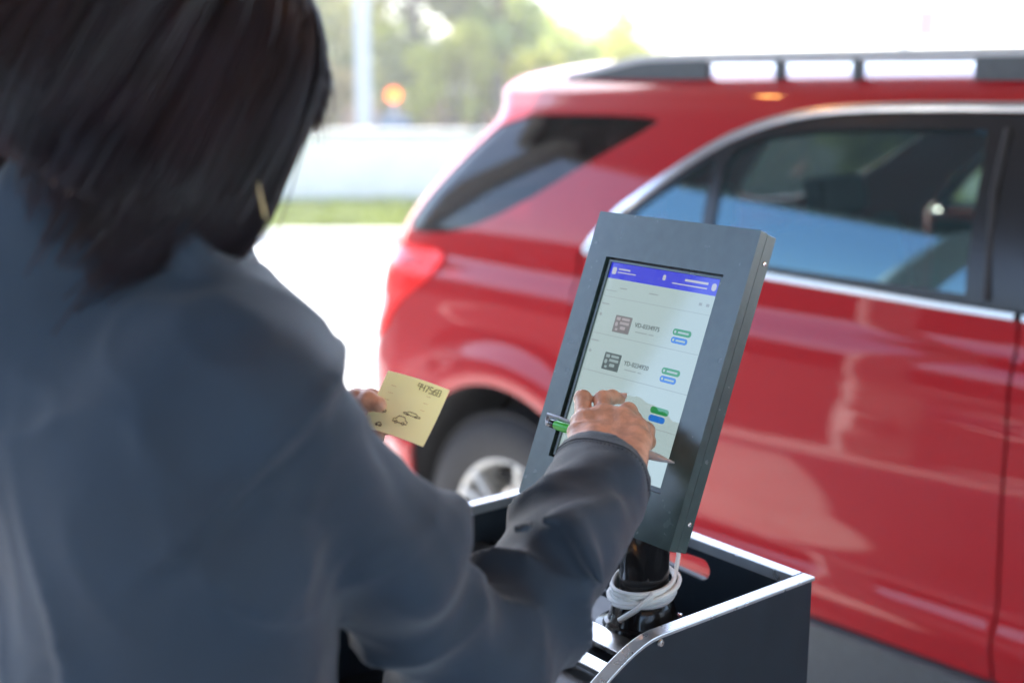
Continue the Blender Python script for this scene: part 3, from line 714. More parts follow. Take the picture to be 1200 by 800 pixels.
# folded black rim along the top edges; sky gleam painted as pale metal
mb = MB(); rw_ = .017
def rimseg(pts, inn):
    rows = []
    for (x, y, z) in pts:
        rows.append([(x, y, z-.0025), (x, y, z+.0015), (x+inn[0]*rw_, y+inn[1]*rw_, z+.0015), (x+inn[0]*rw_, y+inn[1]*rw_, z-.012)])
    mb.grid(rows); mb.add(rows[0], [(0, 1, 2, 3)]); mb.add(rows[-1], [(3, 2, 1, 0)])
ns = [0.0, .1, .2] + list(np.linspace(.235, PD-.002, 26))
rimseg([(.002, -n+(.002 if n == 0 else 0), topz(n)) for n in ns], (-1, 0)); rimseg([(-PW-.002, -n+(.002 if n == 0 else 0), topz(n)) for n in ns], (1, 0))
mb.build('rim', mat('sky gleam rim', (.62, .63, .64), .28, metal=.9, var=(50, .04)), pod, bevel=.001)
mb = MB(); rimseg([(-PW+.016, .002, 1.1205), (-.016, .002, 1.1205)], (0, -1)); mb.build('rim', bpy.data.materials['sky gleam rim'], pod, bevel=.001)
mb = MB(); mb.box((-PW/2, -(.115+PD-.13)/2-.02, 1.064), (PW-2*TH-.002, PD-.25, .008)); mb.box((-PW/2, -.118, 1.02), (PW-2*TH-.002, .006, .09)); mb.build('shelf', M['black'], pod)
mb = MB(); mb.box((-PW/2, -PD/2, .93), (PW-2*TH-.002, PD-2*TH-.002, .008)); mb.build('inner_floor', M['black'], pod)
mb = MB()
for (x, y) in ((-.001, -.246),): mb.lathe([(.0005, .0025), (.0035, .002), (.0045, 0)], 12, frame(Vector((0, 1, 0)), Vector((0, 0, 1)), Vector((1, 0, 0))), (.002, y, topz(-y)-.007))
mb.build('screw', M['steel'], pod, True)
for (x, y) in ((-.05, -.05), (-PW+.05, -.05), (-.05, -PD+.05), (-PW+.05, -PD+.05)):
    mb = MB(); mb.lathe([(.0005, -.012), (.03, -.012), (.032, 0), (.03, .012), (.0005, .012)], 20, Matrix.Rotation(math.pi/2, 3, 'Y'), (x, y, .032)); mb.box((x, y, .055), (.04, .05, .012)); mb.build('caster', M['rubber'], pod, True)
# scratches on the flank: light wear lines
mb = MB()
for i in range(7):
    y = -.33-.012*i; mb.box((.0004, y, topz(-y)-.055-.003*i), (.0006, .009, .0009), Matrix.Rotation(R_(-24), 3, 'X'))
mb.build('scratch', M['steel'], pod)
# steel key bars on the shelf
kr = thing('key_rack', 'bright steel slotted bars on the podium shelf under the sleeve', 'key rack', tuple(pod.location + Vector((0, 0, 1.068))), pod.rotation_euler.z)
mb = MB(); mb.box((-.115, -.232, .010), (.19, .034, .006), bev=.0015); mb.build('bar', M['steel'], kr)
mb = MB(); mb.box((-.115, -.284, .010), (.19, .022, .006), bev=.0015); mb.build('bar', M['steel'], kr)
for x in (-.20, -.03):
    mb = MB(); mb.box((x, -.258, .0035), (.012, .075, .007)); mb.build('bracket', M['black'], kr)
ke = thing('key_bunch', 'small bunch of car keys lying by the steel bars in the podium', 'keys', tuple(pod.location + Vector((0, 0, 1.068)) + Matrix.Rotation(pod.rotation_euler.z, 3, 'Z') @ Vector((-.10, -.325, 0))), .4)
mb = MB(); mb.tube([(.013*math.cos(a), .013*math.sin(a), .004+.002*math.sin(3*a)) for a in np.linspace(0, 6.28, 24)], .0012, 6); mb.build('ring', M['steel'], ke, True)
for k in range(4):
    a = k*1.3+.3; mb = MB(); Mr = Matrix.Rotation(a, 3, 'Z'); mb.box(Mr @ Vector((.030, 0, .005+.002*k)), (.026, .016, .007), Mr, bev=.003); mb.build('key_fob', M['gloss'], ke, True)
    mb = MB(); mb.box(Mr @ Vector((.054, 0, .005+.002*k)), (.026, .005, .0018), Mr); mb.build('key_blade', M['steel'], ke)

# ------------------------------------------------------------------ tablet kiosk
TL = Vector((.100, 1.450, 1.531)); E1 = Vector((.6247, -.7809, 0)); UPV = Vector((.2809, .2247, .9331)); NV = Vector((-.7286, -.5828, .3597))
TW, TLh = .2362, .3303
podR = pod.location; En = Vector((-.7809, -.6247, 0))
foot = podR + E1*(-.098) + En*.172; foot.z = 1.068
kio = thing('tablet_kiosk', 'tilted dark grey tablet enclosure showing a lit list on a black neck', 'kiosk', tuple(foot))
kinv = Matrix.Translation(-foot)
def TP(u, v, h): return TL + E1*u - UPV*v + NV*h - foot
MT = frame(E1, -UPV, NV)          # left-handed on purpose: local y runs down the screen
def tplate(mb, u0, v0, u1, v1, h0, h1, r=0, holes=(), mi=0):
    def rr(u0, v0, u1, v1, r):
        if r <= 0: return [(u0, v0), (u1, v0), (u1, v1), (u0, v1)]
        o = []
        for cx, cy, a in ((u1-r, v0+r, -90), (u1-r, v1-r, 0), (u0+r, v1-r, 90), (u0+r, v0+r, 180)):
            o += [(cx+r*math.cos(R_(a+t)), cy+r*math.sin(R_(a+t))) for t in np.linspace(0, 90, 7)]
        return o
    plate(mb, rr(u0, v0, u1, v1, r), [rr(*h) for h in holes], h0, h1, MT, TL-foot, mi)
    # mirrored frame: flip faces
for_flip = True
def fixn(o):
    bm = bmesh.new(); bm.from_mesh(o.data); bmesh.ops.recalc_face_normals(bm, faces=bm.faces); bm.to_mesh(o.data); bm.free(); return o
mb = MB(); tplate(mb, 0, 0, TW, TLh, -.0105, 0, .0015, [(.0305, .050, .2045, .2800, .001)])
enc = fixn(mb.build('enclosure', M['tab'], kio, bevel=.0012))
mb = MB(); tplate(mb, .0006, .0006, TW-.0006, TLh-.0006, -.0255, -.0118, .0015); fixn(mb.build('back_shell', M['tab'], enc, bevel=.0018))
mb = MB(); tplate(mb, .0305, .050, .2045, .2800, -.0092, -.0072, 0); tplate(mb, .003, .003, TW-.003, TLh-.003, -.0119, -.0102); fixn(mb.build('gasket', M['gloss'], enc))
mb = MB(); tplate(mb, .0332, .0522, .2020, .2775, -.0071, -.0034, .001, [(.0365, .0545, .1990, .2745, 0)]); fixn(mb.build('inner_frame', M['tab'], enc, bevel=.0005))
for u_, v_ in ((TW, .03), (TW, .30)):
    mb = MB(); mb.lathe([(.0005, .001), (.002, .0008), (.0026, 0)], 12, frame(UPV, NV, E1), TP(u_, v_, -.0185)); mb.build('screw', M['steel'], enc, True)
def semit(name, c, st=1.0):
    m = emitm(name, c, .100*st, True); b = m.node_tree.nodes['Principled BSDF']; b.inputs['Base Color'].default_value = (.01, .01, .01, 1); b.inputs['IOR'].default_value = 1.58; b.inputs['Roughness'].default_value = .06; return m
sm = semit('screen white', (.66, .86, .87)); n_ = sm.node_tree; b_ = n_.nodes['Principled BSDF']
mb = MB(); tplate(mb, .0365, .0545, .1990, .2745, -.0071, -.0060); scr = fixn(mb.build('screen', sm, kio))
hs = -.0060
def ui(name, rects, m, lift=.00025, r=0):
    if name in ('status_pill', 'header_icon', 'row_mark') and len(rects) > 1:
        for q in rects: ui(name, [q], m, lift, r)
        return
    mb = MB()
    for q in rects: tplate(mb, q[0], q[1], q[2], q[3], hs+.00004, hs+lift, q[4] if len(q) > 4 else r)
    return fixn(mb.build(name, m, scr))
ui('header_bar', [(.0365, .0545, .1990, .0722)], semit('header blue', (.05, .07, 1.1)))
ui('header_icon', [(.0405, .0595, .0470, .0675, .002), (.1885, .0595, .1950, .0675, .003), (.050, .0600, .068, .0618), (.050, .0640, .078, .0652), (.1180, .0590, .1225, .0650, .0015), (.1500, .0597, .1830, .0622), (.1330, .0655, .1830, .0668)], semit('header white', (.75, .78, .95)), .0004)
ui('status_pill', [(.1535, .1125, .1795, .1195, .0034), (.1535, .1545, .1795, .1615, .0034), (.1535, .1965, .1795, .2035, .0034)], semit('pill green', (.01, .40, .12)))
ui('status_pill', [(.1540, .1213, .1770, .1280, .0033), (.1540, .1633, .1770, .1700, .0033), (.1540, .2053, .1770, .2120, .0033)], semit('pill blue', (.01, .26, .95)))
ui('pill_dots', [(.1555, .1145, .1585, .1175, .0014), (.1560, .1232, .1588, .1260, .0013), (.1610, .1150, .1760, .1170), (.1610, .1238, .1740, .1256),
   (.1555, .1565, .1585, .1595, .0014), (.1560, .1652, .1588, .1680, .0013), (.1610, .1570, .1760, .1590), (.1610, .1658, .1740, .1676)], semit('pill white', (.55, .75, .70)), .0004)
ui('row_mark', [(.0385, .0925, .197, .0929), (.0385, .1345, .197, .1350), (.0385, .1765, .197, .1771), (.0385, .2185, .197, .2190), (.0385, .0855, .0560, .0862), (.0385, .1005, .050, .1018), (.0385, .1425, .050, .1438),
   (.040, .112, .043, .115), (.040, .154, .043, .157), (.101, .1245, .118, .1256), (.121, .1245, .128, .1256), (.101, .1665, .118, .1676), (.121, .1665, .126, .1676), (.06, .081, .07, .0822), (.105, .081, .118, .0822), (.178, .0815, .182, .0845), (.188, .0815, .192, .0845)], semit('ui grey', (.42, .50, .52)))
def photo_tile(v0, c1, c2):
    ui('entry_photo', [(.0660, v0, .0915, v0+.0190, .001)], c1, .0003)
    ui('entry_photo', [(.0685, v0+.002, .0745, v0+.0055), (.0765, v0+.002, .0885, v0+.0048), (.0680, v0+.0075, .0725, v0+.0125, .002), (.0750, v0+.0065, .0890, v0+.0095), (.0770, v0+.0115, .0850, v0+.0150, .001), (.0700, v0+.0145, .0740, v0+.0170)], c2, .00045)
gd = semit('photo dark', (.10, .16, .17)); gl_ = semit('photo light', (.45, .60, .62)); gm = semit('photo mid', (.28, .28, .30)); gl2 = semit('photo pale', (.62, .58, .62))
photo_tile(.1110, gm, gl2); photo_tile(.1530, gd, gl_)
ui('round_button', [(.150, .2290, .168, .2420, .006)], semit('button green', (.05, .30, .20)))
tx = semit('ui text', (.02, .03, .04))
MTx = frame(E1, UPV, NV)
mb = MB(); text_mb(mb, 'VD-0334975', MTx, TP(.0975, .1200, hs+.0002), .0072); text_mb(mb, 'YD-0234920', MTx, TP(.0975, .1625, hs+.0002), .0072); mb.build('lettering', tx, scr)
# neck and base
bc = TP(TW*.56, .255, -.030)
mb = MB(); tplate(mb, .085, .20, .175, .322, -.045, -.0258, .004); fixn(mb.build('mount_plate', M['black'], kio, bevel=.002))
mb = MB(); top = TP(.135, .30, -.045)
mb.tube([(0, 0, .02), (0, 0, .085), Vector((0, 0, .12)).lerp(top, .35), top], [.028, .028, .031, .032], 24); mb.build('neck', M['gloss'], kio, True)
mb = MB(); mb.lathe([(.0005, 0), (.056, 0), (.057, .004), (.054, .009), (.046, .011), (.044, .016), (.040, .018), (.037, .026), (.035, .034), (.032, .040), (.0285, .046)], 48); mb.build('base', M['gloss'], kio, True)
for k in range(4):
    a = k*1.57+.5; mb = MB(); mb.lathe([(.0005, .003), (.003, .0025), (.004, 0)], 12, None, (.050*math.cos(a), .050*math.sin(a), .009)); mb.build('bolt', M['steel'], kio, True)
# white cable wound round the neck
cb = MB(); pts = []
for i in range(260):
    t = i/259; a = t*2*math.pi*4.6+2.0; r = .0355+.0015*math.sin(a*1.7+t*9)+.0015*math.sin(5*t*6.28)
    pts.append(foot+Vector((r*math.cos(a), r*math.sin(a), .046+.019*(.5+.5*math.sin(t*13))+.004*math.sin(a+.6))))
pts += [foot+Vector(p) for p in ((.036, .012, .062), (.042, .030, .080), (.040, .045, .110), (.02, .05, .14))]
cb.tube(pts, .0025, 8)
pts2 = []
for i in range(90):
    t = i/89; a = t*2*math.pi*1.5+3.6; r = .0382+.0015*math.sin(a*2.1); pts2.append(foot+Vector((r*math.cos(a), r*math.sin(a), .052+.010*math.sin(a*1.0+1.2)+.004*t)))
cb.tube(pts2, .0025, 8)
q0 = foot+Vector((-.030, -.036, .030)); q1 = foot+Vector((.006, -.040, .062)); cb.tube([q0, q0.lerp(q1, .5)+Vector((0, -.006, 0)), q1], .0032, 8)
tag(cb.build('charging_cable', M['cable'], None, True), 'white cable wound several times around the black kiosk neck', 'cable')
# thin black cable on the base
# ------------------------------------------------------------------ helper: a point seen from the photographer's eye at a given distance (metres along the view axis)
def U(px, py, d):
    a = (px-600)/1500.; b = (400-py)/1500.
    return np.array([a*d, d*(math.cos(PITCH)+b*math.sin(PITCH)), CAM_H+d*(-math.sin(PITCH)+b*math.cos(PITCH))])
# ------------------------------------------------------------------ ticket and pen
a = Vector(U(455, 434, 1.235)); b = Vector(U(527, 457, 1.215)); c = Vector(U(482, 517, 1.195))
tk = thing('valet_ticket', 'small yellow paper ticket held in the left hand in front of the car', 'ticket', tuple(a))
ex = (b-a).normalized(); ey = (c-b); hgt = ey.length; ey = (ey-ex*ey.dot(ex)).normalized(); ez = ex.cross(ey); wd = (b-a).length
mb = MB()
def tpnt(u, v, k=0): return ex*u+ey*v+ez*(k-.0035*math.sin(math.pi*u/wd)*1.0+.002*math.sin(3*v/hgt))
N_ = 14
mb.grid([[tpnt(wd*i/N_, hgt*j/N_) for i in range(N_+1)] for j in range(N_+1)]); mb.grid([[tpnt(wd*i/N_, hgt*j/N_, .00025) for i in range(N_+1)] for j in range(N_+1)], flip=True)
mb.build('paper', M['paper'], tk, True)
sg = -1 if ez.z > 0 or ez.y < 0 else 1
def tl_(pts, r=.00035): 
    m2.tube([tpnt(u, v, -.0006 if ez.y > 0 else .0009) for u, v in pts], r, 5)
m2 = MB(); s_ = wd
segs = {'9': [(1, .45), (0, .45), (0, 0), (1, 0), (1, 1)], '4': [(0, 0), (0, .5), (1, .5), (1, 0), (1, 1)], '7': [(0, 0), (1, 0), (.4, 1)], '5': [(1, 0), (0, 0), (0, .45), (1, .5), (1, 1), (0, 1)], '6': [(1, 0), (0, .4), (0, 1), (1, 1), (1, .5), (0, .5)], '8': [(0, 0), (1, 0), (1, 1), (0, 1), (0, .5), (1, .5), (0, .5), (0, 0)]}
for i, ch in enumerate('947568'):
    x0 = wd*.55+i*wd*.062; tl_([(x0+u*wd*.042, hgt*.065+v*hgt*.10) for u, v in segs[ch]], .0004)
m2.build('number', M['ink'], tk)
m2 = MB()
for (x0, y0, w_, h_) in ((.10, .60, .16, .07), (.42, .66, .22, .11), (.52, .55, .26, .05), (.20, .86, .10, .05)):
    tl_([(wd*(x0+w_*u), hgt*(y0+h_*v)) for u, v in ((0, .6), (.15, .5), (.3, 0), (.7, 0), (.85, .5), (1, .6), (1, 1), (0, 1), (0, .6))], .0004)
    tl_([(wd*(x0+w_*(.25+.09*math.cos(t))), hgt*(y0+h_*(1+.25*math.sin(t)))) for t in np.linspace(0, 6.28, 9)], .0003); tl_([(wd*(x0+w_*(.75+.09*math.cos(t))), hgt*(y0+h_*(1+.25*math.sin(t)))) for t in np.linspace(0, 6.28, 9)], .0003)
for v in (.22, .34, .46): tl_([(wd*.15, hgt*v), (wd*.80, hgt*v)], .00012)
m2.build('sketch', M['ink'], tk)

pa = Vector(U(643, 495, 1.335)); pb = Vector(U(790, 542, 1.225)); d = (pb-pa).normalized(); L_ = (pb-pa).length
pen = thing('pen', 'green ballpoint pen with silver tip tucked under the right palm', 'pen', tuple(pa))
def pt(t): return d*(L_*t)
mb = MB(); mb.tube([pt(.055), pt(.07), pt(.40), pt(.76)], [.0040, .0050, .0052, .0050], 20); mb.build('barrel', M['penG'], pen, True)
mb = MB(); mb.tube([pt(.76), pt(.775), pt(.80), pt(.90), pt(.965), pt(1.0)], [.0052, .0054, .0050, .0034, .0016, .0006], 20); mb.build('tip', M['penS'], pen, True)
mb = MB(); mb.tube([pt(.74), pt(.765)], [.0056, .0056], 20); mb.build('grip_ring', M['gloss'], pen, True); mb = MB(); mb.tube([pt(0), pt(.02), pt(.055)], [.0030, .0044, .0046], 16); mb.build('end_cap', M['gloss'], pen, True)
mb = MB(); side_ = Vector((0, 0, 1)); mb.tube([pt(-.012)+side_*.002, pt(-.005)+side_*.0085, pt(.10)+side_*.0085, pt(.26)+side_*.0066], [.0014, .0016, .0015, .0012], 8, flat=1.6); mb.tube([pt(-.012), pt(.01)], [.0036, .0040], 16); mb.build('clip', M['penS'], pen, True)

# ------------------------------------------------------------------ person
per = thing('person', 'person in a navy grey jacket with short dark hair tapping the tablet', 'person', (-.33, .90, 0))
PO = np.array([-.33, .90, 0.])
fw = np.array([.78, .6258, 0]); rt = np.array([.6258, -.78, 0]); up_ = np.array([0, 0, 1.])
SR_ = np.array([-.170, .842, 1.462]); SL_ = np.array([-.42, 1.135, 1.50])
EL_R = np.array([-.034, 1.000, 1.190]); WR_R = U(711, 548, 1.240)
EL_L = np.array([-.30, 1.27, 1.215]); WR_L = U(392, 500, 1.25)
HC = np.array([-.262, .945, 1.665])
HIP = np.array([-.365, .905, .96]); CH = np.array([-.305, .965, 1.33]); NB = np.array([-.290, .965, 1.525])
tilt = R_(34); hf = fw*math.cos(tilt)-up_*math.sin(tilt); hu = fw*math.sin(tilt)+up_*math.cos(tilt); hr = rt
HM = np.stack([hr, hf, hu], 1)
def hp(x, y, z): return HC + hr*x + hf*y + hu*z
def body_main():
    lo = np.array([-.60, .65, .80]); hi = np.array([.16, 1.45, 1.86]); h = .0075
    P = grid_pts(lo, hi, h)
    d = ell_d(P, hp(0, -.012, .025), (.076, .094, .095), HM)
    d = smin(d, ell_d(P, hp(0, .035, -.045), (.056, .062, .070), HM), .03)
    d = smin(d, cone_d(P, hp(0, -.005, -.06), NB, .045, .055), .03)
    d = smin(d, cone_d(P, hp(0, .088, .018), hp(0, .108, -.018), .008, .013), .012)
    d = smin(d, ell_d(P, hp(0, .093, -.052), (.024, .010, .009), HM), .006)
    for s in (-1, 1):
        d = smin(d, ell_d(P, hp(s*.078, -.008, -.006), (.008, .018, .031), HM), .006)
        d = smin(d, ell_d(P, hp(s*.036, .078, -.020), (.022, .018, .020), HM), .015)
        d = smax(d, -ell_d(P, hp(s*.031, .100, .018), (.016, .014, .010), HM), .010)
        d = smin(d, ell_d(P, hp(s*.031, .080, .018), (.0125, .0125, .0125), HM), .002)
    q = P.copy()
    tors = cone_d(P, CH+fw*.03, HIP+fw*.01+np.array([0, 0, .02]), .095, .085)
    d = smin(d, tors, .04)
    d = smin(d, cone_d(P, CH+rt*.07+up_*.06, CH-rt*.07+up_*.06, .085, .085), .05)
    d = smin(d, cone_d(P, SR_-rt*.02, SL_+rt*.02, .052, .052), .05)
    d = smin(d, cone_d(P, SR_, EL_R, .040, .028), .03); d = smin(d, cone_d(P, EL_R, WR_R, .028, .024), .015)
    d = smin(d, cone_d(P, SL_, EL_L, .040, .028), .03); d = smin(d, cone_d(P, EL_L, WR_L, .028, .024), .015)
    return surface_nets(d, lo, h)
def skin_hand(joints, palm, bounds, h=.0014):
    lo, hi = bounds; P = grid_pts(lo, hi, h); d = None
    pd = None
    for (p, q, ra, rb) in palm:
        k = cone_d(P, p, q, ra, rb); pd = k if pd is None else smin(pd, k, .009)
    fs = None
    for ch in joints:
        f = None
        for i in range(len(ch)-1):
            k = cone_d(P, ch[i][0], ch[i+1][0], ch[i][1], ch[i+1][1]); f = k if f is None else smin(f, k, .0022)
        for i in range(1, len(ch)-1):
            f = smin(f, np.linalg.norm(P-np.array(ch[i][0], np.float32), axis=-1)-ch[i][1]*1.05, .003)
        pd = smin(pd, f, .0028); fs = 1
    pd = pd + .00035*wav(P, 420, 5) + .0003*wav(P, 900, 9)
    return surface_nets(pd, lo, h)
# right hand: back of the hand to the viewer, fingers away to the screen, middle finger touching it
wr = U(714, 556, 1.235)
mI, mM, mR, mL = U(684, 496, 1.300), U(706, 490, 1.308), U(728, 493, 1.300), U(746, 503, 1.286)
fI = [(mI, .0092), (U(683, 467, 1.335), .0086), (U(684, 476, 1.362), .0074), (U(688, 486, 1.375), .0064)]
fM = [(mM, .0094), (U(706, 468, 1.332), .0086), (U(717, 465, 1.348), .0074), (U(726.5, 467, 1.357), .0062)]
fR = [(mR, .0100), (U(736, 482, 1.318), .0090), (U(743, 492, 1.322), .0080), (U(737, 503, 1.306), .0074)]
fL = [(mL, .0092), (U(757, 504, 1.296), .0082), (U(759, 518, 1.290), .0074), (U(751, 526, 1.275), .0068)]
wT = U(690, 545, 1.235); fT = [(wT, .0125), (U(679, 522, 1.262), .0115), (U(677, 506, 1.285), .0098), (U(685, 499, 1.315), .0085)]
palm = [(wr+rt*.010, mM, .0195, .0125), (wr+rt*.016, mR, .018, .0120), (U(735, 550, 1.225), mL, .0165, .0115), (U(697, 548, 1.23), mI, .0165, .0125), (mI, mM, .0110, .0115), (mM, mR, .0115, .0110), (mR, mL, .0110, .0100),
        (wr, U(706, 585, 1.205), .022, .024), (U(740, 545, 1.235), U(752, 515, 1.262), .013, .0105), (U(690, 535, 1.24), U(700, 510, 1.275), .016, .012)]
# tendons on the back of the hand
tend = []
for mm in (mI, mM, mR, mL):
    w0 = wr + (mm-mM)*.25; off = np.array([-.0, -.0115, .0095])
    tend.append(((w0+(mm-w0)*.45)+off, mm+np.array([0, -.0055, .0045]), .0040, .0058))
palm += tend
RH = skin_hand([fI, fM, fR, fL, fT], palm, (np.array([.045, 1.11, 1.255]), np.array([.185, 1.365, 1.415])))
# left hand: thumb on the ticket, fingers behind it
ta, tb_ = Vector(U(446, 470, 1.222)), None
wl_ = U(395, 497, 1.25)
lm = [U(418, 468, 1.245), U(412, 480, 1.255), U(409, 492, 1.265), U(408, 503, 1.272)]
fl_ = [[(lm[0], .0095), (U(434, 466, 1.262), .0088), (U(450, 470, 1.262), .0076), (U(462, 476, 1.256), .0066)],
       [(lm[1], .0098), (U(432, 484, 1.270), .0090), (U(448, 487, 1.268), .0078), (U(460, 490, 1.262), .0066)],
       [(lm[2], .0095), (U(430, 497, 1.275), .0086), (U(445, 500, 1.272), .0074), (U(455, 502, 1.266), .0064)],
       [(lm[3], .0085), (U(424, 509, 1.275), .0076), (U(436, 512, 1.270), .0066), (U(444, 513, 1.264), .0058)],
       [(U(402, 482, 1.235), .0115), (U(418, 470, 1.222), .0105), (U(432, 470, 1.212), .0090), (U(444, 474, 1.205), .0074)]]
palmL = [(wl_, lm[0], .018, .0115), (wl_, lm[1], .018, .012), (wl_, lm[2], .018, .012), (wl_, lm[3], .016, .010), (U(375, 515, 1.27), wl_, .020, .020)]
LH = skin_hand(fl_, palmL, (np.array([-.235, 1.14, 1.26]), np.array([-.10, 1.30, 1.42])), .0018)
Vs = []; Fs = []; off = 0
for V_, F_ in (body_main(), RH, LH):
    Vs.append(V_-PO); Fs.append(F_+off); off += len(V_)
# legs and feet in the same body
def legs():
    lo = np.array([-.66, .60, .02]); hi = np.array([-.08, 1.22, 1.0]); P = grid_pts(lo, hi, .012); d = None
    for s in (-1, 1):
        hpt = HIP+rt*s*.085; kn = np.array([hpt[0], hpt[1], .50])+fw*.03; an = np.array([hpt[0], hpt[1], .09])
        k = smin(cone_d(P, hpt, kn, .072, .050), cone_d(P, kn, an, .052, .036), .02); k = smin(k, cone_d(P, an, an+fw*.14+np.array([0, 0, -.04]), .035, .028), .02)
        d = k if d is None else smin(d, k, .02)
    return surface_nets(d, lo, .012)
V_, F_ = legs(); Vs.append(V_-PO); Fs.append(F_+off)
bo = link('body', np_mesh('body', np.concatenate(Vs), np.concatenate(Fs)), M['skin'], per, True)
# fingernail on the touching finger
nl = MB(); tip = Vector(fM[3][0]-PO); nl.box(tip+Vector((.002, -.0045, .0045)), (.010, .0022, .007), Matrix.Rotation(R_(35), 3, 'X'), bev=.001); nl.build('fingernail', M['nail'], bo, True)

# ---- jacket
def ridge(x): return 1-np.abs(np.sin(x))
def jacket():
    lo = np.array([-.66, .58, .84]); hi = np.array([.20, 1.50, 1.68]); h = .0048
    P = grid_pts(lo, hi, h)
    w1 = wav(P, 9, 21); w2 = wav(P, 22, 22)
    # torso, flattened front to back
    def flat(P, c, k):
        q = (P-c) @ fw.astype(np.float32); return P + (q*(k-1))[..., None]*fw.astype(np.float32)
    Q = flat(P, CH.astype(np.float32), 1.35)
    t = cone_d(Q, CH+rt*.088+up_*.02, HIP+rt*.10, .148, .155); t = smin(t, cone_d(Q, CH-rt*.055+up_*.02, HIP-rt*.06, .148, .155), .06)
    t = smin(t, cone_d(P, SR_-rt*.055+up_*.012, NB+up_*.035, .066, .058), .05); t = smin(t, cone_d(P, SL_+rt*.055+up_*.012, NB+up_*.035, .066, .058), .05)
    t = smin(t, cone_d(P, SR_-rt*.03+up_*.0, SL_+rt*.03, .070, .070), .06)
    t = smin(t, cone_d(P, NB-fw*.045+up_*.035, CH-fw*.04+up_*.1, .066, .10), .05)
    t = smin(t, cone_d(P, SR_-rt*.06-fw*.045-up_*.06, SL_+rt*.06-fw*.045-up_*.06, .085, .085), .07)
    a = SR_.astype(np.float32)
    t = t + .007*w1*.7 + .004*w2
    # drag folds over the right shoulder blade to the armpit
    q = (P-(SR_-up_*.20-fw*.06).astype(np.float32)); al = q @ np.array([.35, .15, -.92], np.float32)*0 + (q @ (rt*.55-up_*.80).astype(np.float32)); ac = q @ (rt*.80+up_*.55).astype(np.float32)
    dist = np.linalg.norm(q, axis=-1)
    t = t - .012*ridge(ac*34+6*al+w1*.9)**3*np.exp(-(dist/.15)**2)
    # sleeves
    def sleeve(S_, E_, W_, r0, r1, r2, r3, seed, nf):
        ax = (E_-S_).astype(np.float32); LA = np.linalg.norm(ax); ax = ax/LA; bx = (W_-E_).astype(np.float32); LB = np.linalg.norm(bx); bx = bx/LB
        u = smin(cone_d(P, S_, E_, r0, r1), cone_d(P, E_, W_, r2, r3), .03)
        u = smin(u, cone_d(P, E_-up_*.022, E_-up_*.022+ (W_-E_)*.30, r1*.92, r2*.9), .04)
        s1 = ((P-S_.astype(np.float32)) @ ax); s2 = ((P-E_.astype(np.float32)) @ bx)
        ww = wav(P, 16, seed); w3 = wav(P, 30, seed+1)
        near = np.exp(-(np.linalg.norm(P-E_.astype(np.float32), axis=-1)/.11)**2)
        f1 = ridge(s1*nf+ww*1.8)**2*(.35+near)*np.clip((s1-.04)/.08, 0, 1)
        f2 = ridge(s2*nf*1.1+ww*2.0+.7)**2.5*(.55+near*.8)*np.clip(s2/.05, 0, 1)*np.clip((LB-.035-s2)/.03, 0, 1)
        seg = 1/(1+np.exp(-(s2-.01)/.012))
        return u - .020*((1-seg)*f1+seg*f2) + .0035*w3*np.clip((LB-.02-s2)/.03, 0, 1) + .006*np.clip((LB-.035-s2)/.03, 0, 1)
    s_r = sleeve(SR_, EL_R, WR_R, .066, .053, .056, .0455, 31, 27)
    s_r = smin(s_r, cone_d(P, U(700, 585, 1.185), U(670, 640, 1.13), .040, .046), .03)
    s_l = sleeve(SL_, EL_L, WR_L, .074, .060, .055, .040, 41, 30)
    PW_ = P + (.006*np.stack([wav(P, 26, 51), wav(P, 26, 52), wav(P, 26, 53)], -1)).astype(np.float32)
    # two deep hanging folds from the elbow crease of the right sleeve
    for (p0, p1, am, wd_) in ((U(648, 628, 1.07), U(690, 735, 1.03), .026, .013), (U(628, 630, 1.05), U(668, 775, 1.0), -.015, .012), (U(672, 615, 1.08), U(712, 700, 1.06), -.012, .011),
        (U(536, 592, 1.0), U(497, 690, .94), -.016, .020), (U(560, 610, 1.02), U(555, 770, .96), .014, .018), (U(600, 612, 1.06), U(712, 592, 1.13), -.013, .012), (U(640, 592, 1.09), U(735, 575, 1.14), .013, .011),
        (U(652, 572, 1.15), U(735, 556, 1.18), -.010, .010), (U(400, 470, .90), U(520, 640, .93), .008, .022)):
        s_r = s_r + (2.6 if am < 0 else 1.5)*am*np.exp(-(np.maximum(0, cone_d(PW_, p0, p1, 0, 0))/wd_)**1.15)
    cr_ = (1-np.abs(wav(PW_, 34, 61)))**9*np.exp(-(np.linalg.norm(P-EL_R.astype(np.float32), axis=-1)/.17)**2)
    s_r = s_r - .008*cr_
    d = smin(t, s_r, .018); d = smin(d, s_l, .018)
    # fine wrinkles and soft slack over the whole cloth
    d = d + .0025 - .0034*(1-np.abs(wav(PW_, 30, 71)))**7 - .0022*(1-np.abs(wav(PW_, 55, 72)))**6
    # armhole seam: a raised welt round the top of the right sleeve
    for (S_, s_) in ((SR_, 1), (SL_, -1)):
        ax = (EL_R-SR_ if s_ == 1 else EL_L-SL_); ax = (ax/np.linalg.norm(ax)*.8+rt*s_*.35); ax = (ax/np.linalg.norm(ax)).astype(np.float32)
        q = (P-(S_+ax*.012).astype(np.float32)); s = q @ ax; rad = np.linalg.norm(q-s[..., None]*ax, axis=-1)
        d = d - .0065*np.exp(-((s-.004)/.0065)**2)*np.exp(-((rad-.08)/.05)**2) + .006*np.exp(-((s-.020)/.010)**2)*np.exp(-((rad-.08)/.05)**2)
    d = smin(d, cone_d(P, U(236, 325, .880), U(205, 250, .850), .016, .010), .02); d = smin(d, cone_d(P, U(205, 250, .850), U(166, 188, .838), .010, .005), .01)
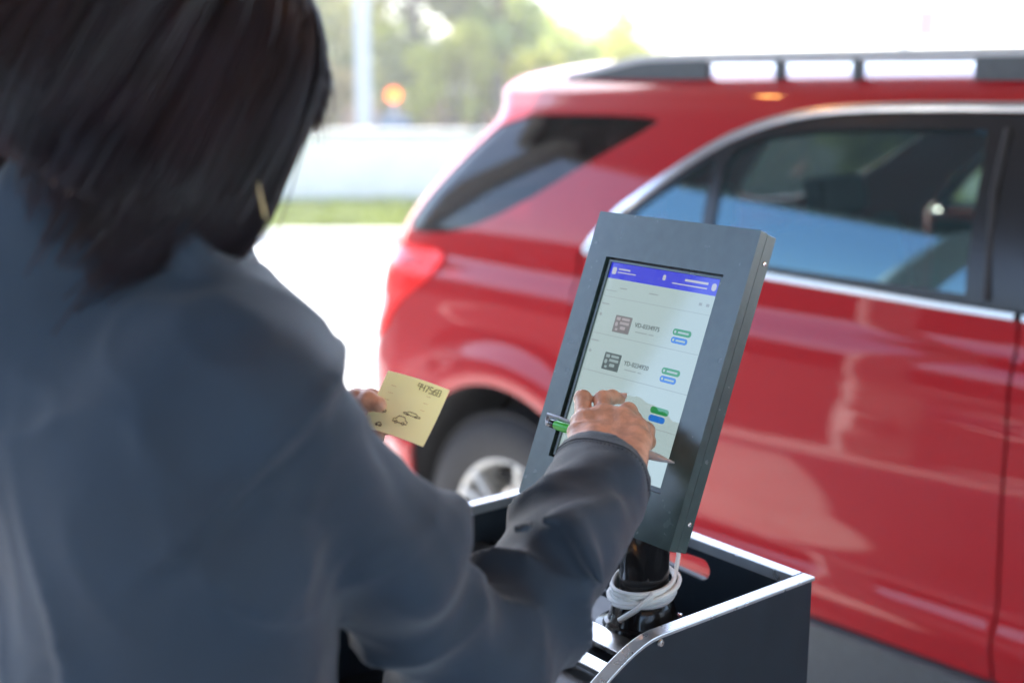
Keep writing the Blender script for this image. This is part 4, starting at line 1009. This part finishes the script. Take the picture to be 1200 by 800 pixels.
    # hollow: open at cuffs and hem
    for (W_, E_) in ((WR_R, EL_R), (WR_L, EL_L)):
        ax = ((W_-E_)/np.linalg.norm(W_-E_)); q = (P-W_.astype(np.float32)) @ ax.astype(np.float32)
        near = np.linalg.norm(P-W_.astype(np.float32), axis=-1) < .12
        if W_ is WR_R:
            welt = np.exp(-((q+.012)/.010)**2)*near; d = d - .0022*welt
        d = np.where(near, smax(d, q-.006, .004), d)
        inn = cone_d(P, W_-ax*.05, W_+ax*.03, .031 if W_ is WR_L else .035, .033 if W_ is WR_L else .038); d = np.where(near, smax(d, -inn, .003), d)
    d = smax(d, (.90+.02*w1*.3-P[..., 2]), .01)
    # stand collar
    ca = (NB+up_*.0-fw*.006); cx = (up_+fw*.22); cx /= np.linalg.norm(cx); q = P-ca.astype(np.float32); s = q @ cx.astype(np.float32); rad = np.linalg.norm(q-s[..., None]*cx.astype(np.float32), axis=-1)
    col = np.maximum(np.abs(rad-.082-.12*np.maximum(0, s-.05))-.0055, np.abs(s-.066)-.086); d = smin(d, col, .012)
    d = smax(d, -np.maximum(rad-.064, -(s-.01)), .004)
    return surface_nets(d, lo, h)
V_, F_ = jacket(); jk = link('jacket', np_mesh('jacket', V_-PO, F_), M['jacket'], per, True)
from mathutils.bvhtree import BVHTree
bv = BVHTree.FromPolygons([tuple(v) for v in V_], [tuple(int(i) for i in f) for f in F_])
def seam_ring(c, ax, r0, off, r, n=90, a0=0, a1=2*math.pi, dash=False, name='seam'):
    ax = Vector(ax).normalized(); u = ax.cross(Vector((0, 0, 1))).normalized(); w = ax.cross(u); pts = []
    for k in range(n+1):
        an = a0+(a1-a0)*k/n; dr = u*math.cos(an)+w*math.sin(an); o = Vector(c)+dr*r0; h = bv.ray_cast(o, -dr)
        if h[0] is not None and (h[0]-Vector(c)).length < r0: pts.append(h[0]+h[1]*off-Vector(PO))
        else: pts.append(None)
    mb = MB(); run = []
    for i, p in enumerate(pts+[None]):
        if p is None or (run and (p-run[-1]).length > .03) or (dash and len(run) >= 2):
            if len(run) > 1: mb.tube(run, r, 6)
            run = [] if (p is None or dash) else [p]
        else: run.append(p)
    mb.build(name, M['thread'], jk, True)
axR = (WR_R-EL_R)/np.linalg.norm(WR_R-EL_R)
seam_ring(WR_R-axR*.014, axR, .09, .0, .0007, 110); seam_ring(WR_R-axR*.0185, axR, .09, .0002, .0005, 260, dash=True, name='stitching')
axS = (EL_R-SR_)/np.linalg.norm(EL_R-SR_)*.8+rt*.35; axS /= np.linalg.norm(axS)
print('jacket verts', len(V_))
def trousers():
    lo = np.array([-.70, .56, .05]); hi = np.array([-.04, 1.26, 1.02]); h = .011; P = grid_pts(lo, hi, h); d = cone_d(P, HIP+rt*.07, HIP-rt*.07, .125, .125)
    for s in (-1, 1):
        hpt = HIP+rt*s*.085; kn = np.array([hpt[0], hpt[1], .50])+fw*.03; an = np.array([hpt[0], hpt[1], .07])
        d = smin(d, smin(cone_d(P, hpt, kn, .10, .075), cone_d(P, kn, an, .075, .062), .03), .02)
    d = d+.004*wav(P, 30, 77); d = smax(d, .06-P[..., 2], .004); return surface_nets(d, lo, h)
V_, F_ = trousers(); link('trousers', np_mesh('trousers', V_-PO, F_), M['trouser'], per, True)
for s in (-1, 1):
    an = HIP+rt*s*.085; an = np.array([an[0], an[1], .0]); lo = an-np.array([.22, .22, 0]); lo[2] = 0.001; hi = an+np.array([.25, .25, .15]); P = grid_pts(lo, hi, .006)
    d = smin(cone_d(P, an+up_*.04-fw*.04, an+fw*.15+up_*.034, .044, .040), cone_d(P, an+up_*.05, an+up_*.11, .046, .05), .03); d = smax(d, .004-P[..., 2], .003)
    V_, F_ = surface_nets(d, lo, .006); link('shoe', np_mesh('shoe', V_-PO, F_), M['shoe'], per, True)

# ---- hair: a dark under-shape and thousands of tapering locks over it
def hprof(h):            # radius of the bob against height on the head axis
    if h > 0: return .115*math.sqrt(max(0, 1-(h/.136)**2))
    t = min(1, -h/.15); return .115*(1+.05*math.sin(t*2.4)) - .030*t**3
rr = random.Random(5)
ms = MB(); rows = []
for h_ in np.linspace(.130, -.112, 26):
    rows.append([])
    for k in range(49):
        a = 2*math.pi*k/48; r = hprof(h_)*.95; front = math.cos(a) > .70 and h_ < .035
        r2 = r*(.55 if front else 1)
        rows[-1].append(hp(r2*math.sin(a)*.98, r2*math.cos(a)*1.04-.008, h_+.012)-PO)
ms.grid(rows); hair = ms.build('hair', M['hair'], per, True)
ls = MB(); vs = []; fs = []
NST = 5200
for i in range(NST):
    a = rr.uniform(0, 2*math.pi); fa = math.cos(a)
    end = -.122+rr.gauss(0, .017)+.044*max(0, -math.cos(a))+.004-.012*math.cos(a-1.2)
    if fa > .74: end = .035+rr.uniform(-.01, .02)
    elif fa > .30: end += rr.uniform(-.012, .020)
    st = rr.uniform(.03, .134) if rr.random() < .5 else .134
    lay = rr.uniform(.955, 1.045); if_fly = rr.random() < .06
    clump = math.floor(a*22)/22.0+.02; sw = rr.uniform(-.10, .10)+.12*math.sin(clump*7)
    n_p = 12; w0 = rr.uniform(.0007, .0016); b = len(vs)
    prev = None
    for j in range(n_p):
        t = j/(n_p-1); h_ = st+(end-st)*(t**.85 if st > .1 else t)
        if h_ > .1: ww = math.sqrt(max(0, 1-(h_/.136)**2))
        aa = a + sw*t + (clump-a)*.55*t*t; r = hprof(h_)*lay*(1+.030*math.sin(clump*31)+.010*math.sin(9*t+i))
        if if_fly: r *= 1+.10*t*t
        if h_ < -.08: r -= .018*((-.08-h_)/.05)*rr.uniform(.6, 1.1)
        p = hp(r*math.sin(aa)*.98, r*math.cos(aa)*1.04-.008, h_+.012)-PO
        wdt = w0*(1-.75*t**3)*(.5 if j == 0 else 1)
        tang = hp(math.cos(aa), -math.sin(aa), 0)-HC; nrm_ = hp(math.sin(aa), math.cos(aa), 0)-HC
        vs += [p-tang*wdt*1.5, p+nrm_*wdt, p+tang*wdt*1.5]
        if j: 
            q = b+(j-1)*3; w_ = b+j*3; fs += [(q, q+1, w_+1, w_), (q+1, q+2, w_+2, w_+1), (q+2, q, w_, w_+2)]
ls.add(vs, fs); ls.build('hair_locks', M['hair'], hair, True)


# thin gold sliver hanging at the edge of the hair
mb = MB(); g0, g1 = U(302, 214, .838)-PO, U(311, 256, .838)-PO; mb.tube([g0, g0*.7+g1*.3, g0*.3+g1*.7, g1], [.0008, .0016, .0021, .0014], 10, flat=.5); mb.build('gold_sliver', M['gold'], per, True)
